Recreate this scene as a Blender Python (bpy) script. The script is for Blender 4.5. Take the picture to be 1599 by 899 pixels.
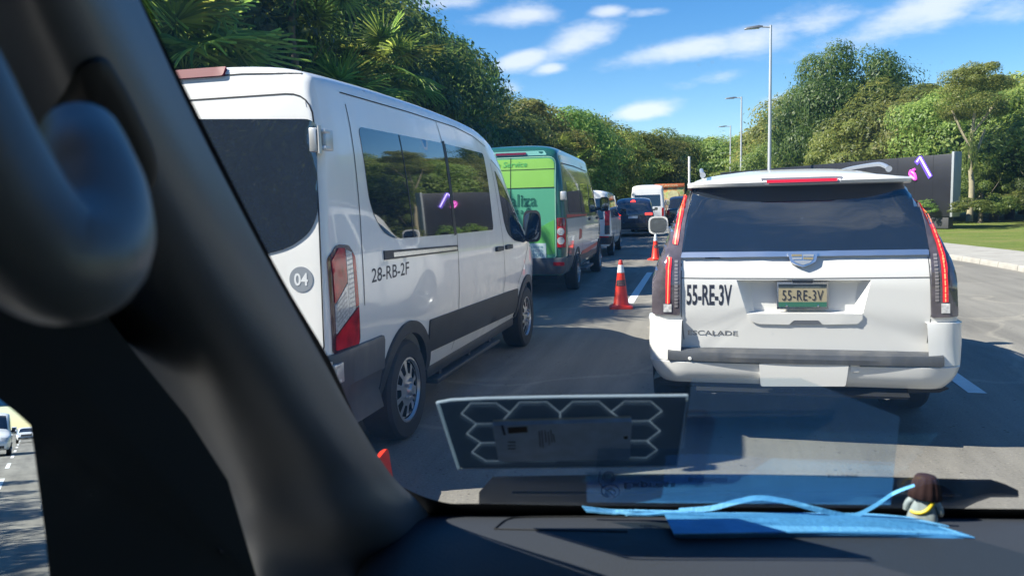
import bpy, bmesh, math, random
from mathutils import Vector, Matrix, geometry, noise
from mathutils.bvhtree import BVHTree
R = math.radians
PI = math.pi
for o in list(bpy.data.objects):
    bpy.data.objects.remove(o)
SC = bpy.context.scene
COL = SC.collection

# ------------------------------------------------------------------ camera
F_PX, H_CAM = 1200.0, 1.63
YAW, PITCH, ROLL = R(14.350), R(5.899), R(1.4)
FWD = Vector((-math.sin(YAW)*math.cos(PITCH), math.cos(YAW)*math.cos(PITCH), -math.sin(PITCH)))
RGT0 = Vector((math.cos(YAW), math.sin(YAW), 0))
UP0 = RGT0.cross(FWD)
RGT = RGT0*math.cos(ROLL) - UP0*math.sin(ROLL)      # roll: the right side of the view rises
UPV = UP0*math.cos(ROLL) + RGT0*math.sin(ROLL)
EYE = Vector((0, 0, H_CAM))
cam = bpy.data.cameras.new('camera')
cam.sensor_width = 36
cam.lens = 36*F_PX/1599
cam.clip_start = 0.02
cam.clip_end = 5000
cam.dof.use_dof = True
cam.dof.focus_distance = 8.0
cam.dof.aperture_fstop = 10.0
camo = bpy.data.objects.new('camera', cam)
COL.objects.link(camo)
M3 = Matrix((RGT, UPV, -FWD)).transposed()
camo.matrix_world = Matrix.Translation(EYE) @ M3.to_4x4()
SC.camera = camo
SC.render.resolution_x, SC.render.resolution_y = 1024, 575

def ray(px, py):                     # direction of a measured photo point (1599 x 899)
    X, Y = px-799.5, 449.5-py
    return (FWD*F_PX + RGT*X + UPV*Y).normalized()
def atY(px, py, Y):
    d = ray(px, py); return EYE + d*(Y/d.y)
def atX(px, py, X):
    d = ray(px, py); return EYE + d*(X/d.x)
def atZ(px, py, z):
    d = ray(px, py); return EYE + d*((z-H_CAM)/d.z)

# ------------------------------------------------------------------ world, sun, exposure
SUN_DIR = Vector((1.0, 0.42, -1.0)).normalized()     # the way the light travels
TO_SUN = -SUN_DIR
world = bpy.data.worlds.new("World")
SC.world = world
world.use_nodes = True
NT = world.node_tree
NT.nodes.clear()
def wn(t, **kw):
    n = NT.nodes.new(t)
    for k, v in kw.items():
        setattr(n, k, v)
    return n
def wl(a, b):
    NT.links.new(a, b)
def wmath(op, a, b=None, c=None, clamp=False):
    n = wn('ShaderNodeMath', operation=op, use_clamp=clamp)
    for i, v in enumerate((a, b, c)):
        if v is None: continue
        if isinstance(v, (int, float)): n.inputs[i].default_value = v
        else: wl(v, n.inputs[i])
    return n.outputs[0]
sky = wn('ShaderNodeTexSky', sky_type='NISHITA')
sky.sun_disc = False
sky.sun_elevation = math.asin(TO_SUN.z)
sky.sun_rotation = math.atan2(TO_SUN.x, TO_SUN.y)
sky.altitude = 0
sky.air_density = 1.0
sky.dust_density = 0.1
sky.ozone_density = 3.5
tc = wn('ShaderNodeTexCoord')
DIRO = tc.outputs['Generated']
def wdot(v):
    n = wn('ShaderNodeVectorMath', operation='DOT_PRODUCT')
    wl(DIRO, n.inputs[0]); n.inputs[1].default_value = v
    return n.outputs['Value']
def cloud_blob(px, py, hw, hh, tilt, amp):           # one cloud by its direction in the sky, sizes in photo pixels
    c = ray(px, py)
    east = c.cross(Vector((0, 0, 1))).normalized()
    up = east.cross(c)
    t = east*math.cos(R(tilt)) + up*math.sin(R(tilt))
    n = up*math.cos(R(tilt)) - east*math.sin(R(tilt))
    a = wmath('MULTIPLY', wdot(t), F_PX/hw)
    b = wmath('MULTIPLY', wdot(n), F_PX/hh)
    r2 = wmath('ADD', wmath('MULTIPLY', a, a), wmath('MULTIPLY', b, b))
    g = wmath('MULTIPLY', wmath('EXPONENT', wmath('MULTIPLY', r2, -1.0)), amp)
    return wmath('MULTIPLY', g, wmath('GREATER_THAN', wdot(c), 0.0))
blobs = [(1060,78,100,20,6,1.15),(1180,58,90,22,7,.85),(1275,36,60,18,6,.85),(1420,28,110,28,14,.95),(1575,24,50,24,5,.8),
         (1000,174,52,15,6,1.35),(905,62,70,22,16,1.0),(815,92,50,15,14,1.15),(810,26,60,16,4,1.0),(950,18,30,10,0,1.0),(860,108,26,9,8,.9),(1010,20,34,9,0,.8),
         (1110,124,60,12,4,.8),(1235,160,50,14,0,.95),(800,140,30,14,0,.75),(690,2,60,14,0,.8),(1350,64,30,12,25,.5)]
acc = None
for b in blobs:
    o = cloud_blob(*b)
    acc = o if acc is None else wmath('MAXIMUM', acc, o)
# broken cumulus elsewhere (behind and overhead), seen in reflections
sep = wn('ShaderNodeSeparateXYZ'); wl(DIRO, sep.inputs[0])
zz = wmath('ADD', wmath('MAXIMUM', sep.outputs['Z'], 0.0), 0.12)
cmb = wn('ShaderNodeCombineXYZ')
wl(wmath('DIVIDE', sep.outputs['X'], zz), cmb.inputs[0]); wl(wmath('DIVIDE', sep.outputs['Y'], zz), cmb.inputs[1])
n2 = wn('ShaderNodeTexNoise'); n2.inputs['Scale'].default_value = 1.1; n2.inputs['Detail'].default_value = 7
wl(cmb.outputs[0], n2.inputs['Vector'])
front = wmath('SMOOTH_MAX', wmath('MULTIPLY', sep.outputs['Y'], -3.0), 0.0, 0.1)
gen = wmath('MULTIPLY', wmath('SUBTRACT', n2.outputs['Fac'], 0.53), wmath('MINIMUM', wmath('MULTIPLY', front, 6.0), 6.0))
n1 = wn('ShaderNodeTexNoise'); n1.inputs['Scale'].default_value = 9; n1.inputs['Detail'].default_value = 8; n1.inputs['Roughness'].default_value = .62
mp = wn('ShaderNodeMapping'); mp.inputs['Scale'].default_value = (1, 1, 2.6); wl(DIRO, mp.inputs['Vector']); wl(mp.outputs[0], n1.inputs['Vector'])
dens = wmath('ADD', wmath('MAXIMUM', acc, wmath('MAXIMUM', gen, 0.0)), wmath('MULTIPLY', wmath('SUBTRACT', n1.outputs['Fac'], 0.5), 1.9))
mr = wn('ShaderNodeMapRange', interpolation_type='SMOOTHSTEP')
mr.inputs['From Min'].default_value = 0.22; mr.inputs['From Max'].default_value = 1.15
mr.inputs['To Max'].default_value = 0.68
wl(dens, mr.inputs['Value'])
hs = wn('ShaderNodeHueSaturation'); hs.inputs['Saturation'].default_value = 1.33; hs.inputs['Hue'].default_value = 0.503
wl(sky.outputs[0], hs.inputs['Color'])
mixc = wn('ShaderNodeMixRGB'); wl(mr.outputs[0], mixc.inputs['Fac'])
wl(hs.outputs[0], mixc.inputs['Color1'])
mixc.inputs['Color2'].default_value = (6.6, 6.65, 6.8, 1)
bg = wn('ShaderNodeBackground'); bg.inputs['Strength'].default_value = 0.08
wl(mixc.outputs[0], bg.inputs['Color'])
wo = wn('ShaderNodeOutputWorld'); wl(bg.outputs[0], wo.inputs['Surface'])

sun = bpy.data.lights.new('sun', 'SUN')
sun.energy = 5.0
sun.angle = R(0.53)
sun.color = (1.0, 0.94, 0.82)
suno = bpy.data.objects.new('sun', sun)
COL.objects.link(suno)
suno.rotation_euler = SUN_DIR.to_track_quat('-Z', 'Y').to_euler()
suno.location = (-30, -10, 40)

SC.view_settings.view_transform = 'Standard'
SC.view_settings.look = 'None'
SC.view_settings.exposure = 1.15
SC.view_settings.gamma = 1.0
SC.view_settings.use_curve_mapping = False
SC.render.engine = 'CYCLES'
SC.cycles.use_denoising = True
SC.cycles.max_bounces = 8
SC.cycles.transparent_max_bounces = 12
SC.cycles.glossy_bounces = 4
SC.cycles.diffuse_bounces = 3
SC.cycles.caustics_reflective = False
SC.cycles.caustics_refractive = False
SC.cycles.sample_clamp_indirect = 6

# ------------------------------------------------------------------ materials
MATS = {}
def pbr(name, col, rough=.5, metal=0.0, spec=.5, coat=0.0, var=0.0, scale=8.0, emis=None, es=0.0, bump=0.0, bscale=60, alpha=None, col2=None):
    if name in MATS: return MATS[name]
    m = bpy.data.materials.new(name); m.use_nodes = True
    nt = m.node_tree; p = nt.nodes['Principled BSDF']
    p.inputs['Base Color'].default_value = (*col, 1)
    p.inputs['Roughness'].default_value = rough
    p.inputs['Metallic'].default_value = metal
    p.inputs['Specular IOR Level'].default_value = spec
    p.inputs['Coat Weight'].default_value = coat
    p.inputs['Coat Roughness'].default_value = .03
    if emis:
        p.inputs['Emission Color'].default_value = (*emis, 1); p.inputs['Emission Strength'].default_value = es
    if var > 0 or col2:
        t = nt.nodes.new('ShaderNodeTexCoord'); n = nt.nodes.new('ShaderNodeTexNoise')
        n.inputs['Scale'].default_value = scale; n.inputs['Detail'].default_value = 5
        nt.links.new(t.outputs['Object'], n.inputs['Vector'])
        mx = nt.nodes.new('ShaderNodeMixRGB')
        c2 = col2 if col2 else tuple(c*(1+var) for c in col)
        c1 = col if col2 else tuple(c*(1-var) for c in col)
        mx.inputs['Color1'].default_value = (*c1, 1); mx.inputs['Color2'].default_value = (*c2, 1)
        mr = nt.nodes.new('ShaderNodeMapRange'); mr.inputs['From Min'].default_value = .3; mr.inputs['From Max'].default_value = .7
        nt.links.new(n.outputs['Fac'], mr.inputs['Value']); nt.links.new(mr.outputs[0], mx.inputs['Fac'])
        nt.links.new(mx.outputs[0], p.inputs['Base Color'])
    if bump > 0:
        t = nt.nodes.new('ShaderNodeTexCoord'); n = nt.nodes.new('ShaderNodeTexNoise')
        n.inputs['Scale'].default_value = bscale; n.inputs['Detail'].default_value = 4
        nt.links.new(t.outputs['Object'], n.inputs['Vector'])
        b = nt.nodes.new('ShaderNodeBump'); b.inputs['Strength'].default_value = bump; b.inputs['Distance'].default_value = .01
        nt.links.new(n.outputs['Fac'], b.inputs['Height']); nt.links.new(b.outputs[0], p.inputs['Normal'])
    MATS[name] = m
    return m
def thin_glass(name, tint, gloss=1.0, rough=0.0, diffuse=None, dfac=0.0):
    if name in MATS: return MATS[name]
    m = bpy.data.materials.new(name); m.use_nodes = True
    nt = m.node_tree; nt.nodes.clear()
    tr = nt.nodes.new('ShaderNodeBsdfTransparent'); tr.inputs[0].default_value = (*tint, 1)
    base = tr.outputs[0]
    if diffuse:
        d = nt.nodes.new('ShaderNodeBsdfDiffuse'); d.inputs[0].default_value = (*diffuse, 1)
        t2 = nt.nodes.new('ShaderNodeBsdfTranslucent'); t2.inputs[0].default_value = (*diffuse, 1)
        m1 = nt.nodes.new('ShaderNodeMixShader'); m1.inputs[0].default_value = .5
        nt.links.new(d.outputs[0], m1.inputs[1]); nt.links.new(t2.outputs[0], m1.inputs[2])
        mx = nt.nodes.new('ShaderNodeMixShader'); mx.inputs[0].default_value = dfac
        nt.links.new(base, mx.inputs[1]); nt.links.new(m1.outputs[0], mx.inputs[2])
        base = mx.outputs[0]
    g = nt.nodes.new('ShaderNodeBsdfGlossy'); g.inputs['Roughness'].default_value = rough
    fr = nt.nodes.new('ShaderNodeFresnel'); fr.inputs[0].default_value = 1.45
    mu = nt.nodes.new('ShaderNodeMath'); mu.operation = 'MULTIPLY'; mu.inputs[1].default_value = gloss
    nt.links.new(fr.outputs[0], mu.inputs[0])
    m2 = nt.nodes.new('ShaderNodeMixShader')
    nt.links.new(mu.outputs[0], m2.inputs[0]); nt.links.new(base, m2.inputs[1]); nt.links.new(g.outputs[0], m2.inputs[2])
    out = nt.nodes.new('ShaderNodeOutputMaterial'); nt.links.new(m2.outputs[0], out.inputs[0])
    MATS[name] = m
    return m
def leaf_mat(name, c1, c2, c3):
    m = bpy.data.materials.new(name); m.use_nodes = True
    nt = m.node_tree; nt.nodes.clear()
    ge = nt.nodes.new('ShaderNodeNewGeometry')
    oi = nt.nodes.new('ShaderNodeObjectInfo')
    cr = nt.nodes.new('ShaderNodeValToRGB')
    cr.color_ramp.elements[0].color = (*c1, 1); cr.color_ramp.elements[1].color = (*c3, 1)
    e = cr.color_ramp.elements.new(.6); e.color = (*c2, 1)
    nt.links.new(ge.outputs['Random Per Island'], cr.inputs[0])
    hs = nt.nodes.new('ShaderNodeHueSaturation')
    r1 = nt.nodes.new('ShaderNodeMapRange'); r1.inputs['To Min'].default_value = .462; r1.inputs['To Max'].default_value = .525
    r2 = nt.nodes.new('ShaderNodeMapRange'); r2.inputs['To Min'].default_value = .70; r2.inputs['To Max'].default_value = 1.45
    nt.links.new(oi.outputs['Random'], r1.inputs['Value']); nt.links.new(oi.outputs['Random'], r2.inputs['Value'])
    nt.links.new(r1.outputs[0], hs.inputs['Hue']); nt.links.new(r2.outputs[0], hs.inputs['Value'])
    nt.links.new(cr.outputs[0], hs.inputs['Color'])
    p = nt.nodes.new('ShaderNodeBsdfPrincipled'); p.inputs['Roughness'].default_value = .45; p.inputs['Specular IOR Level'].default_value = .35
    nt.links.new(hs.outputs[0], p.inputs['Base Color'])
    tl = nt.nodes.new('ShaderNodeBsdfTranslucent')
    h2 = nt.nodes.new('ShaderNodeHueSaturation'); h2.inputs['Value'].default_value = 2.0; h2.inputs['Hue'].default_value = .48
    nt.links.new(hs.outputs[0], h2.inputs['Color']); nt.links.new(h2.outputs[0], tl.inputs[0])
    mx = nt.nodes.new('ShaderNodeMixShader'); mx.inputs[0].default_value = .5
    nt.links.new(p.outputs[0], mx.inputs[1]); nt.links.new(tl.outputs[0], mx.inputs[2])
    o = nt.nodes.new('ShaderNodeOutputMaterial'); nt.links.new(mx.outputs[0], o.inputs[0])
    return m

WHITE = pbr('white_paint', (.80, .80, .79), .32, coat=.9, var=.03, scale=1.2)
def grime(m, amount, scale):            # faint dried-dust streaks over a paint
    nt = m.node_tree; p = nt.nodes['Principled BSDF']
    t = nt.nodes.new('ShaderNodeTexCoord'); mp = nt.nodes.new('ShaderNodeMapping'); mp.inputs['Scale'].default_value = (3, 3, .5)
    n = nt.nodes.new('ShaderNodeTexNoise'); n.inputs['Scale'].default_value = scale; n.inputs['Detail'].default_value = 8; n.inputs['Roughness'].default_value = .7
    nt.links.new(t.outputs['Object'], mp.inputs['Vector']); nt.links.new(mp.outputs[0], n.inputs['Vector'])
    r = nt.nodes.new('ShaderNodeMapRange'); r.inputs['From Min'].default_value = .48; r.inputs['From Max'].default_value = .72; r.inputs['To Max'].default_value = amount
    nt.links.new(n.outputs['Fac'], r.inputs['Value'])
    src = p.inputs['Base Color'].links[0].from_socket
    mx = nt.nodes.new('ShaderNodeMixRGB'); mx.inputs['Color2'].default_value = (.42, .38, .31, 1)
    nt.links.new(src, mx.inputs['Color1']); nt.links.new(r.outputs[0], mx.inputs['Fac']); nt.links.new(mx.outputs[0], p.inputs['Base Color'])
    r2 = nt.nodes.new('ShaderNodeMapRange'); r2.inputs['To Min'].default_value = p.inputs['Coat Weight'].default_value; r2.inputs['To Max'].default_value = .3; r2.inputs['From Max'].default_value = amount
    nt.links.new(r.outputs[0], r2.inputs['Value']); nt.links.new(r2.outputs[0], p.inputs['Coat Weight'])
grime(WHITE, .13, 1.6)
PEARL = pbr('pearl_paint', (.67, .667, .65), .36, coat=.6, var=.02, scale=1.0)
DGLASS = pbr('tinted_glass', (.012, .017, .025), .012, spec=.9, coat=.8)
BLACKP = pbr('black_plastic', (.022, .024, .027), .55, var=.25, scale=6, bump=.1, bscale=300)
GREYP = pbr('grey_plastic', (.055, .06, .068), .5, var=.2, scale=5)
grime(GREYP, .12, 2.2)
RUBBER = pbr('tyre_rubber', (.018, .018, .019), .75, var=.3, scale=9)
SEAM = pbr('panel_gap', (.012, .012, .014), .8)
SILVER = pbr('wheel_silver', (.50, .51, .53), .32, metal=.75, var=.1, scale=6)
CHROME = pbr('chrome', (.74, .74, .75), .16, metal=1)
REDL = pbr('red_lens', (.45, .008, .014), .12, spec=.3, coat=.15, var=.45, scale=14)
REDD = pbr('dark_red_lens', (.16, .01, .018), .1, coat=1)
CLEARL = pbr('clear_lens', (.55, .55, .55), .12, coat=1, var=.35, scale=45)
SMOKE = pbr('smoked_lens', (.085, .072, .082), .07, coat=1, var=.3, scale=14)
LEDR = pbr('lit_red_led', (.8, .03, .02), .3, emis=(1, .04, .03), es=1.2)
LEDO = pbr('lit_red_core', (1, .2, .08), .3, emis=(1, .20, .09), es=1.0)
INK = pbr('dark_lettering', (.02, .022, .035), .5)
GREYINK = pbr('grey_lettering', (.17, .18, .20), .5)
HINGE = pbr('hinge_metal', (.56, .57, .58), .35, metal=.5, var=.1)
DARK = pbr('dark_void', (.008, .008, .009), .9)

# ------------------------------------------------------------------ mesh helpers
def mesh(name, V, Fc, mat, parent=None, smooth=35, uvs=None):
    me = bpy.data.meshes.new(name)
    me.from_pydata([tuple(v) for v in V], [], Fc)
    me.validate()
    if smooth:
        me.shade_smooth()
        me.set_sharp_from_angle(angle=R(smooth))
    me.materials.append(mat)
    o = bpy.data.objects.new(name, me)
    COL.objects.link(o)
    if parent: o.parent = parent
    return o
def fix_normals(o):
    bm = bmesh.new(); bm.from_mesh(o.data)
    bmesh.ops.recalc_face_normals(bm, faces=bm.faces)
    bm.to_mesh(o.data); bm.free()
def thing(name, label, cat, loc=(0, 0, 0), rz=0.0, group=None):
    o = bpy.data.objects.new(name, None)
    COL.objects.link(o)
    o.location = loc; o.rotation_euler = (0, 0, rz)
    o.empty_display_size = .2
    tag(o, label, cat, group)
    return o
def tag(o, label, cat, group=None):
    o['label'] = label; o['category'] = cat
    if group: o['group'] = group
    return o
def structure(o):
    o['kind'] = 'structure'; return o
def copy_tree(o, parent=None):
    c = o.copy(); COL.objects.link(c)
    if parent: c.parent = parent
    for ch in list(o.children):
        copy_tree(ch, c)
    return c

class MB:
    def __init__(s): s.V, s.F = [], []
    def add(s, V, Fc):
        b = len(s.V); s.V += [Vector(v) for v in V]; s.F += [tuple(i+b for i in f) for f in Fc]
    def box(s, c, d, rot=None, bev=0.0):
        bm = bmesh.new(); bmesh.ops.create_cube(bm, size=1)
        for v in bm.verts: v.co = Vector((v.co.x*d[0], v.co.y*d[1], v.co.z*d[2]))
        if bev: bmesh.ops.bevel(bm, geom=list(bm.edges), offset=bev, segments=2, affect='EDGES', profile=.5)
        M = (rot if rot is not None else Matrix.Identity(3))
        bm.verts.index_update()
        s.add([M @ v.co + Vector(c) for v in bm.verts], [[v.index for v in f.verts] for f in bm.faces]); bm.free()
        return s
    def tube(s, pts, r, n=8, cap=True):
        pts = [Vector(p) for p in pts]
        rr = r if isinstance(r, (list, tuple)) else [r]*len(pts)
        rings = []; prev = None
        for i, p in enumerate(pts):
            t = (pts[min(i+1, len(pts)-1)] - pts[max(i-1, 0)]).normalized()
            a = prev if prev is not None else (Vector((0, 0, 1)) if abs(t.z) < .9 else Vector((1, 0, 0)))
            u = (a - t*a.dot(t)).normalized(); prev = u; w = t.cross(u)
            rings.append([p + (u*math.cos(2*PI*k/n) + w*math.sin(2*PI*k/n))*rr[i] for k in range(n)])
        return s.loft(rings, True, cap)
    def loft(s, rings, closed=True, cap=True):
        n = len(rings[0]); V = [v for r in rings for v in r]; Fc = []
        for i in range(len(rings)-1):
            for k in range(n if closed else n-1):
                k2 = (k+1) % n
                Fc.append((i*n+k, i*n+k2, (i+1)*n+k2, (i+1)*n+k))
        if cap:
            Fc.append(tuple(range(n-1, -1, -1))); b = (len(rings)-1)*n; Fc.append(tuple(b+k for k in range(n)))
        s.add(V, Fc); return s
    def lathe(s, prof, origin, axis='z', n=32, cap=False):      # prof: (r, h)
        rings = []
        for r, h in prof:
            ring = []
            for k in range(n):
                a = 2*PI*k/n; c, q = math.cos(a)*r, math.sin(a)*r
                v = {'z': (c, q, h), 'x': (h, c, q), 'y': (c, h, q)}[axis]
                ring.append(Vector(v) + Vector(origin))
            rings.append(ring)
        return s.loft(rings, True, cap)
    def build(s, name, mat, parent=None, smooth=35, fix=False):
        o = mesh(name, s.V, s.F, mat, parent, smooth)
        if fix: fix_normals(o)
        return o

def inside(p, poly):
    x, y = p; c = False; n = len(poly)
    for i in range(n):
        x1, y1 = poly[i]; x2, y2 = poly[(i+1) % n]
        if (y1 > y) != (y2 > y) and x < (x2-x1)*(y-y1)/(y2-y1)+x1: c = not c
    return c
def rpoly(pts, r, n=5):               # polygon with rounded corners
    out = []; N = len(pts)
    rs = r if isinstance(r, (list, tuple)) else [r]*N
    for i in range(N):
        p0, p1, p2 = Vector(pts[i-1]), Vector(pts[i]), Vector(pts[(i+1) % N])
        a, b = (p0-p1), (p2-p1)
        q = min(rs[i], a.length*.48, b.length*.48)
        if q < 1e-4: out.append(tuple(p1)); continue
        A, B = p1+a.normalized()*q, p1+b.normalized()*q
        for k in range(n+1):
            t = k/n; out.append(tuple(A*(1-t)**2 + p1*2*t*(1-t) + B*t*t))
    return out
def rect(x0, y0, x1, y1, r=0.0):
    return rpoly([(x0, y0), (x1, y0), (x1, y1), (x0, y1)], r) if r else [(x0, y0), (x1, y0), (x1, y1), (x0, y1)]
def densify(poly, res):
    out = []; N = len(poly)
    for i in range(N):
        a, b = Vector(poly[i]), Vector(poly[(i+1) % N]); k = max(1, int((b-a).length/res))
        for j in range(k): out.append(tuple(a.lerp(b, j/k)))
    return out
def tri2d(poly, holes=(), res=.08):
    loops = [densify(poly, res)] + [densify(h, res) for h in holes]
    pts, edges = [], []
    for lp in loops:
        b = len(pts); pts += [Vector(p) for p in lp]
        edges += [(b+i, b+(i+1) % len(lp)) for i in range(len(lp))]
    xs = [p[0] for p in loops[0]]; ys = [p[1] for p in loops[0]]
    nx, ny = int((max(xs)-min(xs))/res)+1, int((max(ys)-min(ys))/res)+1
    if nx*ny < 6000:
        for i in range(1, nx):
            for j in range(1, ny):
                q = (min(xs)+(i+.013*(j % 3))*res, min(ys)+(j+.017*(i % 3))*res)
                if not inside(q, loops[0]) or any(inside(q, h) for h in loops[1:]): continue
                if min((Vector(q)-p).length for p in pts[:sum(map(len, loops))]) < res*.4: continue
                pts.append(Vector(q))
    v, e, f, _, _, _ = geometry.delaunay_2d_cdt(pts, edges, [], 0, 1e-6)
    out = []
    for t in f:
        c = sum((v[i] for i in t), Vector((0, 0)))/len(t)
        if inside(c, loops[0]) and not any(inside(c, h) for h in loops[1:]): out.append(tuple(t))
    return [tuple(q) for q in v], out
class Proj:                            # throws flat outlines on to a body along a horizontal direction: ang 0 = right side, 90 = rear, 180 = left side
    def __init__(s, bvh, ang=0, yoff=0.0):
        s.b = bvh; a = R(ang)
        s.d = Vector((-math.cos(a), math.sin(a), 0)); s.r = Vector((math.sin(a), math.cos(a), 0))
        if ang == 'top': pass
    def __call__(s, a, z, off=0.0):
        o = s.r*a + Vector((0, 0, z)) - s.d*12
        h, n, i, d = s.b.ray_cast(o, s.d)
        if h is None:
            h, n, i, d = s.b.find_nearest(s.r*a + Vector((0, 0, z)) - s.d*1.2)
        if n.dot(s.d) > 0: n = -n
        return h + n*off
class ProjTop(Proj):
    def __init__(s, bvh): s.b = bvh
    def __call__(s, a, b, off=0.0):
        h, n, i, d = s.b.ray_cast(Vector((a, b, 12)), Vector((0, 0, -1)))
        if h is None: h, n, i, d = s.b.find_nearest(Vector((a, b, 1.5)))
        return h + Vector((0, 0, off))
def patch(name, poly, pr, mat, parent, off=.004, thick=.012, res=.08, holes=(), smooth=40):
    v, f = tri2d(poly, holes, res)
    P = [pr(a, b, off) for a, b in v]
    cnt = {}
    for t in f:
        for i in range(len(t)):
            e = (t[i], t[(i+1) % len(t)])
            cnt[tuple(sorted(e))] = cnt.get(tuple(sorted(e)), []) + [e]
    F2 = list(f); base = {}
    for k, es in cnt.items():
        if len(es) == 1:
            for i in es[0]:
                if i not in base:
                    base[i] = len(P); P.append(pr(v[i][0], v[i][1], off-thick))
            a, b = es[0]; F2.append((b, a, base[a], base[b]))
    o = mesh(name, P, F2, mat, parent, smooth)
    fix_normals(o)
    return o
def ribbon_poly(pts, w):               # 2D strip along a polyline
    pts = [Vector(p) for p in pts]; L, Rr = [], []
    for i, p in enumerate(pts):
        t = (pts[min(i+1, len(pts)-1)]-pts[max(i-1, 0)]).normalized(); n = Vector((-t.y, t.x))*w/2
        L.append(p+n); Rr.append(p-n)
    return L, Rr
def seams(name, lines, mat, parent, w=.009, off=.0025, res=.06):   # lines: (projector, points2d)
    mb = MB()
    for pr, pts in lines:
        d = []
        for i in range(len(pts)-1):
            a, b = Vector(pts[i]), Vector(pts[i+1]); k = max(1, int((b-a).length/res))
            d += [a.lerp(b, j/k) for j in range(k)]
        d.append(Vector(pts[-1]))
        L, Rr = ribbon_poly(d, w)
        V = [pr(p.x, p.y, off) for p in L] + [pr(p.x, p.y, off) for p in Rr]
        n = len(L)
        mb.add(V, [(i, i+1, n+i+1, n+i) for i in range(n-1)])
    return mb.build(name, mat, parent, smooth=60)
def curve_pts(pts, n=6):               # Catmull-Rom through 2D or 3D points
    P = [Vector(p) for p in pts]; out = []
    for i in range(len(P)-1):
        p0, p1, p2, p3 = P[max(i-1, 0)], P[i], P[i+1], P[min(i+2, len(P)-1)]
        for k in range(n):
            t = k/n
            out.append(.5*((2*p1) + (p2-p0)*t + (2*p0-5*p1+4*p2-p3)*t*t + (3*p1-p0-3*p2+p3)*t**3))
    out.append(P[-1]); return out
def text2d(txt, x0, y0, x1, y1, bold=0.0, shear=0.0, space=1.0):
    cu = bpy.data.curves.new('lettering', 'FONT'); cu.body = txt; cu.offset = bold; cu.shear = shear
    cu.resolution_u = 3; cu.space_character = space
    o = bpy.data.objects.new('lettering', cu); COL.objects.link(o)
    dg = bpy.context.evaluated_depsgraph_get(); dg.update()
    me = bpy.data.meshes.new_from_object(o.evaluated_get(dg))
    V = [v.co.copy() for v in me.vertices]; Fc = [tuple(p.vertices) for p in me.polygons]
    bpy.data.objects.remove(o); bpy.data.curves.remove(cu); bpy.data.meshes.remove(me)
    xs = [v.x for v in V]; ys = [v.y for v in V]
    sx, sy = (x1-x0)/(max(xs)-min(xs)), (y1-y0)/(max(ys)-min(ys))
    return [(x0+(v.x-min(xs))*sx, y0+(v.y-min(ys))*sy) for v in V], Fc
def lettering(name, txt, box, fn, mat, parent, bold=0.0, off=.004, shear=0.0, space=1.0):
    V, Fc = text2d(txt, *box, bold=bold, shear=shear, space=space)
    return mesh(name, [fn(a, b, off) for a, b in V], Fc, mat, parent, smooth=0)

def lerp_tab(tab, x):
    if x <= tab[0][0]: return tab[0][1]
    for (x0, y0), (x1, y1) in zip(tab, tab[1:]):
        if x <= x1: return y0+(y1-y0)*(x-x0)/(x1-x0)
    return tab[-1][1]
def smooth_tab(tab, n=6):
    return [tuple(p) for p in curve_pts(tab, n)]

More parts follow.
